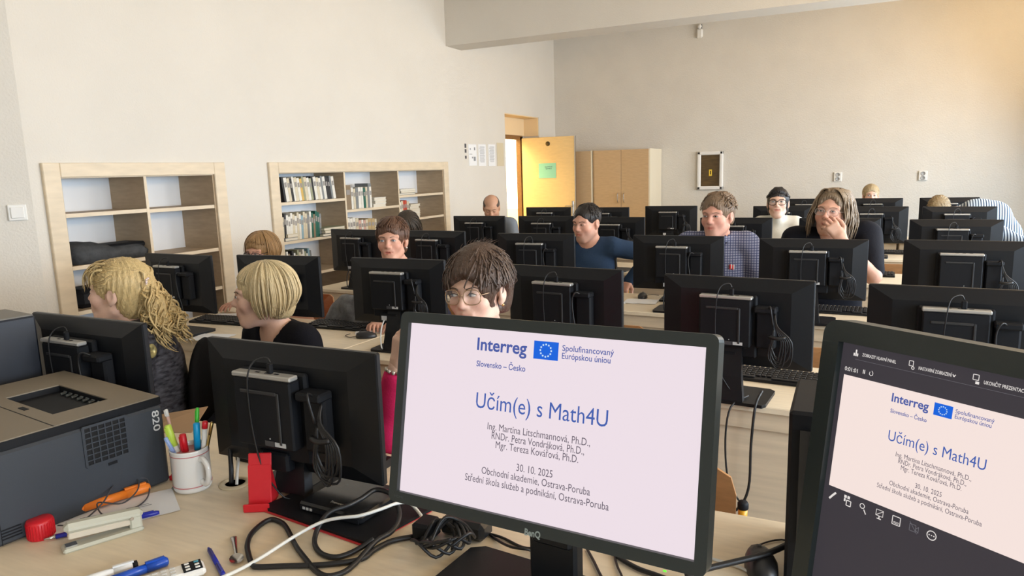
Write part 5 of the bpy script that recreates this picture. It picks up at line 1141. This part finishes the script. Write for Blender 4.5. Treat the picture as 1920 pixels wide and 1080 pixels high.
def st_pixie(rg):
    L = []
    for i in range(420):
        ph = rg.uniform(30, 330); a0 = rg.uniform(0, 60); L.append((fall(ph, a0, min(a0+rg.uniform(35, 50), 105), .008, .026+rg.uniform(0, .010), .006, tilt=rg.uniform(-25, 25)), .0085, .003))
    for i in range(150):
        ph = rg.uniform(-62, 62); L.append((fall(ph, rg.uniform(2, 25), rg.uniform(52, 66)+abs(ph)*.15, .022, .022, .006, tilt=rg.uniform(-28, -6)), .0075, .0025))
    for i in range(34):
        ph = rg.uniform(90, 300); b = E_(rg.uniform(2, 32), ph, .018); d = Vector((rg.uniform(-.4, .9), rg.uniform(-.2, .9), rg.uniform(.5, 1))).normalized(); L.append(([b, b+d*.014, b+d*.026+Vector((.006, 0, -.001)), b+d*.036+Vector((.014, 0, -.005))], .006, .002))
    return L
def st_crop(rg, n=150, t=.012):
    L = []
    for i in range(n*2):
        ph = rg.uniform(55, 305); a0 = rg.uniform(5, 70); L.append((fall(ph, a0, a0+22, .003, t+rg.uniform(0, .006), .002, tilt=rg.uniform(-25, 25)), .007, .003))
    return L
def st_wavyshort(rg):
    L = st_crop(rg, 90, .018)
    for i in range(110):
        ph = rg.uniform(60, 200); a0 = rg.uniform(20, 85); b = E_(a0, ph, .016); p = [b]
        for j in range(1, 7): w = j*1.25; p.append(b+Vector((.010*math.sin(w), .010*math.cos(w), -.004*j+.006)))
        L.append((p, .0075, .004))
    return L
def st_curls(rg):
    L = []
    for i in range(240):     # smooth hair drawn back to the clip
        ph = rg.uniform(-75, 75); a1 = rg.uniform(20, 95); s_ = E_(a1, ph, .016); e2 = Vector((.028+rg.uniform(-.02, .02), .112+rg.uniform(-.004, .01), .045+rg.uniform(-.02, .02)))
        mid = [E_(a1*.55+30, 90 if ph > 0 else -90, .022)*.5+s_*.35+e2*.15, E_(60, 150 if ph > 0 else 210, .022)]; L.append(([s_, (s_*2+mid[0])/3, (mid[0]+s_+E_(50, 100 if ph > 0 else -100, .024))/3, mid[1], e2], .008, .005))
    for i in range(60):      # fringe blown towards the face
        ph = rg.uniform(-70, 70); b = E_(rg.uniform(35, 60), ph, .02); L.append(([b, b+Vector((0, -.028, -.004)), b+Vector((rg.uniform(-.01, .01), -.043, -.03)), b+Vector((rg.uniform(-.012, .012), -.040, -.06-rg.random()*.03))], .0075, .003))
    for i in range(330):      # curls tumbling down the back from the clip
        th = rg.uniform(0, 2*PI); q = math.sqrt(rg.random()); r = rg.uniform(.009, .018); ph0 = rg.random()*6; fw = rg.uniform(7, 12)*rg.choice((-1, 1)); u0 = rg.uniform(0, .45); u1 = u0+rg.uniform(.35, .6); p = []
        for j in range(11):
            u = u0+(u1-u0)*j/10; w = ph0+(u-u0)*fw*2.2; sp = (.028+.055*min(u*1.6, 1))*q
            p.append(Vector((.012+.02*u+sp*math.cos(th)+r*math.cos(w), .108+.105*u+sp*math.sin(th)*.8+r*math.sin(w)*.8, .035-.235*u+.02*math.sin(th*3+u*4)+r*.6*math.sin(w*.8))))
        L.append((p, .0092, .0055))
    return L
def st_sides(rg):
    L = []
    for i in range(120):
        ph = rg.choice([rg.uniform(75, 180), rg.uniform(180, 285)]); a0 = rg.uniform(66, 92); L.append((fall(ph, a0, a0+14, .002, .004, .001), .005, .002))
    return L
def st_tight(rg):
    L = []
    for i in range(230):
        ph = rg.uniform(-85, 85); s_ = E_(rg.uniform(46, 62)+abs(ph)*.35, ph, .010); L.append(([s_, E_(25, ph*1.2, .013), E_(30, 180-ph*.3, .013), E_(75, 180-ph*.15, .012)] if abs(ph) < 45 else [s_, E_(80, ph*1.35, .011), E_(85, 180-(180-abs(ph)*1.35)*.3 if ph > 0 else 180+(180-abs(ph)*1.35)*.3, .012), E_(88, 180, .012)], .007, .005))
    return L
def st_longman(rg):
    L = []
    for i in range(230):
        ph = rg.uniform(52, 308); dr = rg.uniform(.11, .175); p = fall(ph, rg.uniform(6, 26), 92, dr, .018+rg.uniform(0, .012), -.012, tilt=rg.uniform(-6, 6), push=.014); w0 = rg.random()*6
        p = [q+(Vector((.008*math.sin(w0+j*1.1), .008*math.cos(w0+j*1.3), 0)) if j > 3 else Vector((0, 0, 0))) for j, q in enumerate(p)]; L.append((p, .009, .005))
    for i in range(80):
        ph = rg.uniform(-62, 62); sg = 1 if ph > -8 else -1; L.append(([E_(44, ph, .012), E_(36, ph+sg*14, .026), E_(46, ph+sg*38, .028), E_(70, ph+sg*52, .022), E_(92, ph+sg*56, .02)], .009, .006))
    return L
W_, PX = {}, []
def add(**k): PX.append(k)
add(seed=1, label='curly blonde woman in a dark patterned jacket turned left', head=(-2.655, 1.86, 1.172), yaw=-52, hy=-12, hp=2, s=1.06, skin=SKP, hcol=blondeA, lean=.06, cloth=cloth('black_sateen', (.008, .008, .011), .45, col2=(.085, .085, .10), vscale=30, stretch=(1, 1, 3)), garment='jacket', hair=dict(t=.012, lr=.6, ext=.30, locks=st_curls, ears=True, cut=-.30, groove=.0022, face=(-.12, -.045, (.075, .07, .11)), extra=[((.012, .118, .01), (.040, .032, .05), .02), ((.02, .15, -.06), (.05, .04, .06), .02), ((.025, .178, -.12), (.045, .036, .05), .02)]), wrist={-1: (-.18, -.26, .64), 1: (.2, -.24, .62)}, loose=.022, wd=1.02, eyes=0)
add(seed=2, label='woman with a smooth blonde bob in a black V-neck, looking left', head=(-2.135, 2.11, 1.142), yaw=-8, hy=-42, hp=-2, s=1.03, skin=SKP, hcol=blondeB, lean=.10, cloth=cloth('black_knit', (.007, .0075, .012)), garment='top', vneck=.13, nw=.012, hair=dict(t=.016, locks=st_bob(.115, 1, 66), ears=False, cut=-.095, face=(-.122, -.055, (.080, .076, .115))), wrist={-1: (-.12, -.30, .62), 1: (.14, -.30, .62)}, nose=1.05)
add(seed=3, label='short haired woman with glasses and pink top behind the slide monitor', head=(-1.003, 1.85, 1.252), yaw=8, hy=-8, hp=0, hr=-3, s=.97, skin=SKP, hcol=(.085, .052, .036), lean=.14, wd=1.0, cloth=cloth('pink_jersey', (.62, .022, .115)), garment='top', sleeve=.92, hair=dict(t=.026, lr=.42, locks=st_pixie, ears=True, cut=-.07, extra=[((0, .03, .075), (.08, .085, .075), .02)], groove=.0012), glasses=((.40, .27, .16), .0015, .0265, .0225), armw={-1: ((-1.185, 1.625, .865), (-1.135, 1.60, 1.075))}, hand={-1: dict(f=(.12, .05, 1), n=(-.6, -.8, 0), curl=.5)}, wrist={1: (.22, -.12, .86)}, iris=nmat('iris_blue', (.10, .12, .16), .2), gaze=-.6)
add(seed=4, label='woman with ginger blonde bob, glasses and orange top writing', head=(-3.40, 3.38, 1.142), yaw=-2, hy=8, hp=-6, s=1.0, hf=.005, skin=SKR, hcol=(.34, .20, .085), lean=.16, cloth=cloth('orange_jersey', (.55, .075, .035)), garment='top', sleeve=.32, hair=dict(t=.016, locks=st_bob(.10, 1, 66), ears=False, cut=-.09, face=(-.122, -.055, (.080, .076, .115))), glasses=((.03, .02, .03), .0022, .026, .018), wrist={-1: (-.26, -.16, .80), 1: (.12, -.26, .80)}, hand={-1: dict(curl=.35)}, eyes=.5)
add(seed=5, wrist={-1: (-.05, -.25, .79), 1: (.1, -.25, .79)}, label='woman with short reddish brown hair between two monitors', head=(-2.362, 3.35, 1.238), yaw=5, hy=15, hp=0, s=1.02, hf=.0048, skin=SKR, hcol=(.105, .05, .028), lean=.12, cloth=cloth('navy_top', (.02, .02, .035)), garment='top', hair=dict(t=.014, locks=lambda rg: st_crop(rg, 120, .016)+[(fall(rg.uniform(-58, 50), 8, rg.uniform(52, 66), .018, .02, .004, tilt=-24), .008, .003) for i in range(40)]+[(fall(sg*rg.uniform(62, 95), 30, 92, .03, .015, .004), .008, .004) for sg in (-1, 1) for i in range(14)], ears=True, cut=-.075), iris=nmat('iris_blue', (0, 0, 0)))
add(seed=6, label='person with long straight dark brown hair bowing the head', head=(-3.29, 4.90, 1.17), yaw=0, hy=30, hp=-50, s=1.0, hf=.006, skin=SK, hcol=(.045, .032, .022), lean=.24, cloth=cloth('dark_jumper', (.03, .03, .035)), garment='jumper', hair=dict(t=.016, locks=st_long(.16, 25), ears=False, cut=-.14, face=(-.13, -.07, (.06, .06, .10))), eyes=0)
add(seed=7, label='balding man in a grey T-shirt looking down near the doorway', head=(-3.255, 6.35, 1.252), yaw=12, hy=12, hp=-24, s=1.02, fem=False, hf=.006, skin=(.55, .31, .20), hcol=(.085, .06, .042), lean=.14, cloth=cloth('grey_tshirt', (.20, .23, .27)), garment='t_shirt', sleeve=.3, hair=dict(t=.0035, locks=st_sides, cut=-.06, less=[((0, -.015, .12), (.082, .115, .085)), ((0, -.12, .02), (.1, .08, .12))], groove=.0004), stub=.55, stubc=(.20, .13, .09), eyes=0, brow=(.04, .025, .015))
add(seed=8, label='dark haired man in a dark blue jumper looking down left', head=(-1.682, 4.75, 1.232), yaw=5, hy=-22, hp=-8, s=1.06, fem=False, hf=.005, skin=SKR, hcol=(.016, .012, .010), lean=.10, lx=0, cloth=cloth('blue_jumper', (.026, .052, .105)), garment='jumper', hair=dict(t=.007, locks=lambda rg: st_crop(rg, 130, .008), cut=-.045, groove=.0006, face=(-.122, -.032, (.074, .070, .132)), nape=False), wrist={-1: (-.1, -.3, .8), 1: (.27, .02, .80)}, pole={1: (1, .6, -.3)}, stub=.35, stubc=(.20, .14, .12), eyes=.55, brow=(.02, .014, .01), hand={1: dict(f=(-.15, -.4, -.35), curl=.6)})
add(seed=9, label='grey-brown haired man in a blue checked shirt', head=(-.766, 4.65, 1.290), yaw=8, hy=-22, hp=-3, s=1.12, fem=False, hf=.0048, skin=(.62, .33, .25), hcol=(.20, .135, .085), lean=.10, wd=1.16, belly=.8, cloth=pattern('checked_shirt', (.27, .29, .40), (.045, .06, .14), 62, .26, 'xz'), garment='shirt', collar=True, loose=.018, hair=dict(t=.012, locks=st_wavyshort, cut=-.05, face=(-.122, -.03, (.072, .068, .130))), wrist={-1: (-.18, -.34, .8), 1: (.2, -.30, .8)}, stub=.2, stubc=(.42, .26, .2), eyes=.75, brow=(.2, .13, .08))
add(seed=10, label='dark haired woman with glasses in a white turtleneck', head=(-.54, 6.2, 1.285), yaw=0, hy=2, hp=6, s=1.03, hf=.0055, skin=SKP, hcol=(.012, .010, .010), lean=.08, cloth=cloth('white_knit', (.70, .69, .62)), garment='turtleneck', turtle=True, nz=-.135, hair=dict(t=.007, locks=st_tight, ears=False, cut=-.085, groove=.0006, face=(-.122, -.048, (.064, .068, .118)), extra=[((0, .07, -.06), (.07, .05, .06), .02), ((-.066, .03, -.03), (.012, .045, .06), .02), ((.066, .03, -.03), (.012, .045, .06), .02)]), glasses=((.03, .022, .018), .0022, .027, .02))
add(seed=11, label='long haired man with glasses holding his chin, black polo', head=(-.098, 4.70, 1.303), yaw=4, hy=-20, hp=5, hr=4, s=1.12, fem=False, hf=.0045, skin=(.60, .34, .25), hcol=(.21, .155, .10), lean=.12, wd=1.24, cloth=cloth('black_polo', (.008, .009, .014)), garment='polo_shirt', sleeve=.42, loose=.02, hair=dict(t=.014, locks=st_longman, ears=False, cut=-.10, face=(-.122, -.02, (.074, .072, .135))), glasses=((.45, .40, .36), .0011, .026, .017), wrist={-1: (-.2, -.3, .80)}, shr={1: .05, -1: .02}, armw={1: ((.135, 4.56, .945), (-.035, 4.475, 1.165))}, hand={1: dict(f=(-.60, .12, .80), n=(.25, -.95, .25), curl=.55, side=1, thumb=.5)}, stub=.4, stubc=(.36, .25, .18), eyes=.8, brow=(.2, .14, .09))
add(seed=12, label='blonde woman peeking over the last row monitor', head=(.205, 9.25, 1.205), yaw=0, hy=5, s=1.02, hf=.007, skin=SKP, hcol=(.42, .32, .18), lean=.08, cloth=cloth('light_top', (.4, .38, .36)), garment='top', hair=dict(t=.013, locks=st_tight, cut=-.06, extra=[((.03, .085, .05), (.04, .035, .04), .01)]))
add(seed=13, label='person in a blue-white striped shirt bending down at the right', head=(.742, 7.68, 1.13), yaw=0, hy=-10, hp=-55, s=1.0, hf=.007, skin=SK, hcol=(.32, .23, .12), lean=.10, lx=-.56, neck=(.16, .06, -.02), hump=(.13, .05, .19), cloth=pattern('striped_shirt', (.50, .58, .66), (.03, .05, .09), 48, .42, 'x'), garment='shirt', loose=.022, hair=dict(t=.014, locks=lambda rg: st_crop(rg, 150, .016), cut=-.08), eyes=0)
for P in PX:
    W_[P['seed']] = person(P)
# ---- worn details
def on_head(k, mb): mb.M = Matrix.Translation(W_[k][1].H) @ Matrix(W_[k][1].Q).to_4x4() @ Matrix.Scale(W_[k][1].s, 4); return mb
m = on_head(1, MB())
for i in range(9): m.ball((.028+.012*math.cos(i*.8)*(1+.3*(i % 2)), .124, .046+.012*math.sin(i*.8)), .0065, 8, 5)
m.build('hair_clip', nmat('clip_pearl', (.62, .50, .46), .25, metal=.3), W_[1][0], True)
m = on_head(5, MB()); m.ball((.079, .004, -.042), .005, 8, 6); m.build('earring', nmat('pearl', (.7, .68, .64), .2), W_[5][0], True)
m = on_head(3, MB()); m.ball((.080, .006, -.040), .0045, 8, 6); m.build('earring', nmat('gold_earring', (.7, .5, .2), .2, metal=1), W_[3][0], True)

# ---- bracelets, badge, collar lines
m = MB()
for i in range(14):
    w = 2*PI*i/14; m.ball((-1.137+.031*math.cos(w), 1.602+.031*math.sin(w), 1.066+.004*math.sin(w*2)), .0058, 8, 5)
o = m.build('bracelet', nmat('bracelet_beads', (.45, .42, .36), .25, metal=.4), W_[3][0], True); o.matrix_parent_inverse = Matrix.LocRotScale(W_[3][0].location, W_[3][0].rotation_euler, None).inverted()
# ---- coats and padded chair
def drape(name, label, cat, loc, rz, prims, mat, h=.011):
    lo = np.min([np.array(c)-np.array(r) for c, r in prims], 0)-.04; hi = np.max([np.array(c)+np.array(r) for c, r in prims], 0)+.04
    G = Field(*[np.arange(lo[k], hi[k], h) for k in range(3)])
    for c, r in prims: G.ell(c, r, .04)
    q = tuple(slice(0, len(a)) for a in G.ax); X, Y, Z = G.pts(q); G.f += (.006*np.sin(X*38+Z*12)*np.sin(Z*26+Y*20+X*9)).astype(np.float32)
    t = thing(name, label, cat, loc, rz); V, Fc = G.mesh(); mkobj('fabric', V, Fc, mat, t, True); return t
camo = nmat('grey_camo', (.30, .31, .32), .9, col2=(.075, .075, .08), vscale=11, bump=.3, bscale=50)
drape('hung_jacket', 'grey patterned jacket hung over a chair behind a second row monitor', 'jacket', (-2.64, 3.30, 0), R(-10), [((0, 0, .74), (.20, .075, .15)), ((.12, -.02, .62), (.09, .08, .22)), ((-.12, -.02, .62), (.09, .08, .22)), ((.0, .0, .86), (.12, .06, .06))], camo)
pc2 = thing('padded_chair', 'black padded chair behind the curly blonde woman', 'chair', (-2.525, 2.10, 0), R(-58))
G = Field(np.arange(-.28, .28, .014), np.arange(-.1, .16, .014), np.arange(.42, 1.0, .014)); G.ell((0, .02, .70), (.21, .045, .24), .02); V, Fc = G.mesh(); mkobj('backrest', V, Fc, cloth('black_felt', (.008, .008, .009)), pc2, True)
m = MB(); m.box((0, -.2, .46), (.44, .42, .06), .02); m.build('seat', cloth('black_felt', (0, 0, 0)), pc2); m = MB(); m.tube([(0, -.2, .43), (0, -.2, .1)], .025, 10); m.build('gas_lift', blackm, pc2)
for k in range(5):
    m = MB(); a = 2*PI*k/5; m.tube([(0, -.2, .10), (.26*math.cos(a), -.2+.26*math.sin(a), .06)], .016, 8); m.ball((.26*math.cos(a), -.2+.26*math.sin(a), .028), .027, 10, 6); m.build('castor_leg', blackm, pc2)
m = MB(); m.tube([(0, .06, .60), (0, .07, .47), (0, -.02, .44)], .018, 8, 3); m.build('back_bar', blackm, pc2)
k = 0
for kk, dx, dy in ((2, 0, .16), (3, 0, .16), (4, 0, .16), (5, 0, .16), (6, 0, .2), (7, 0, .16), (8, 0, .15), (9, 0, .15), (10, 0, .15), (11, 0, .15), (12, 0, .15), (13, 0, .15)):
    q = W_[kk][0]; l = {2: 'blonde bob woman', 3: 'woman in pink', 4: 'woman in orange', 5: 'reddish haired woman', 6: 'person with long dark hair', 7: 'balding man', 8: 'man in the blue jumper', 9: 'man in the checked shirt', 10: 'woman in the turtleneck', 11: 'long haired man', 12: 'blonde woman at the back', 13: 'person in stripes'}[kk]
    chair(q.location.x, q.location.y+.04, q.rotation_euler.z, 'plywood chair the %s sits on' % l)

def worn(k, mb, name, mat, smooth=True):
    o = mb.build(name, mat, W_[k][0], smooth); q = W_[k][0]; o.matrix_parent_inverse = Matrix.LocRotScale(q.location, q.rotation_euler, None).inverted(); return o
m = MB(); m.M = Matrix.Translation((-2.416, 1.792, .965)) @ Vector((.96, .28, .08)).to_track_quat('Z', 'Y').to_matrix().to_4x4(); m.lathe([(0, .004), (.012, .004), (.014, .006), (.026, .006), (.028, .003), (.028, -.004)], n=20); worn(1, m, 'round_badge', nmat('badge_gold', (.45, .38, .16), .4, metal=.5, var=.6, vscale=90))
m = MB(); m.M = Matrix.Translation((-.668, 4.640, .966)) @ Vector((.43, -.9, .04)).to_track_quat('Z', 'Y').to_matrix().to_4x4()
for k in range(4): m.mi = k % 2; m.box((-.012+.008*k, .004*math.sin(k*2), .002), (.006, .03, .004))
worn(9, m, 'red_emblem', [red, white_p], False)
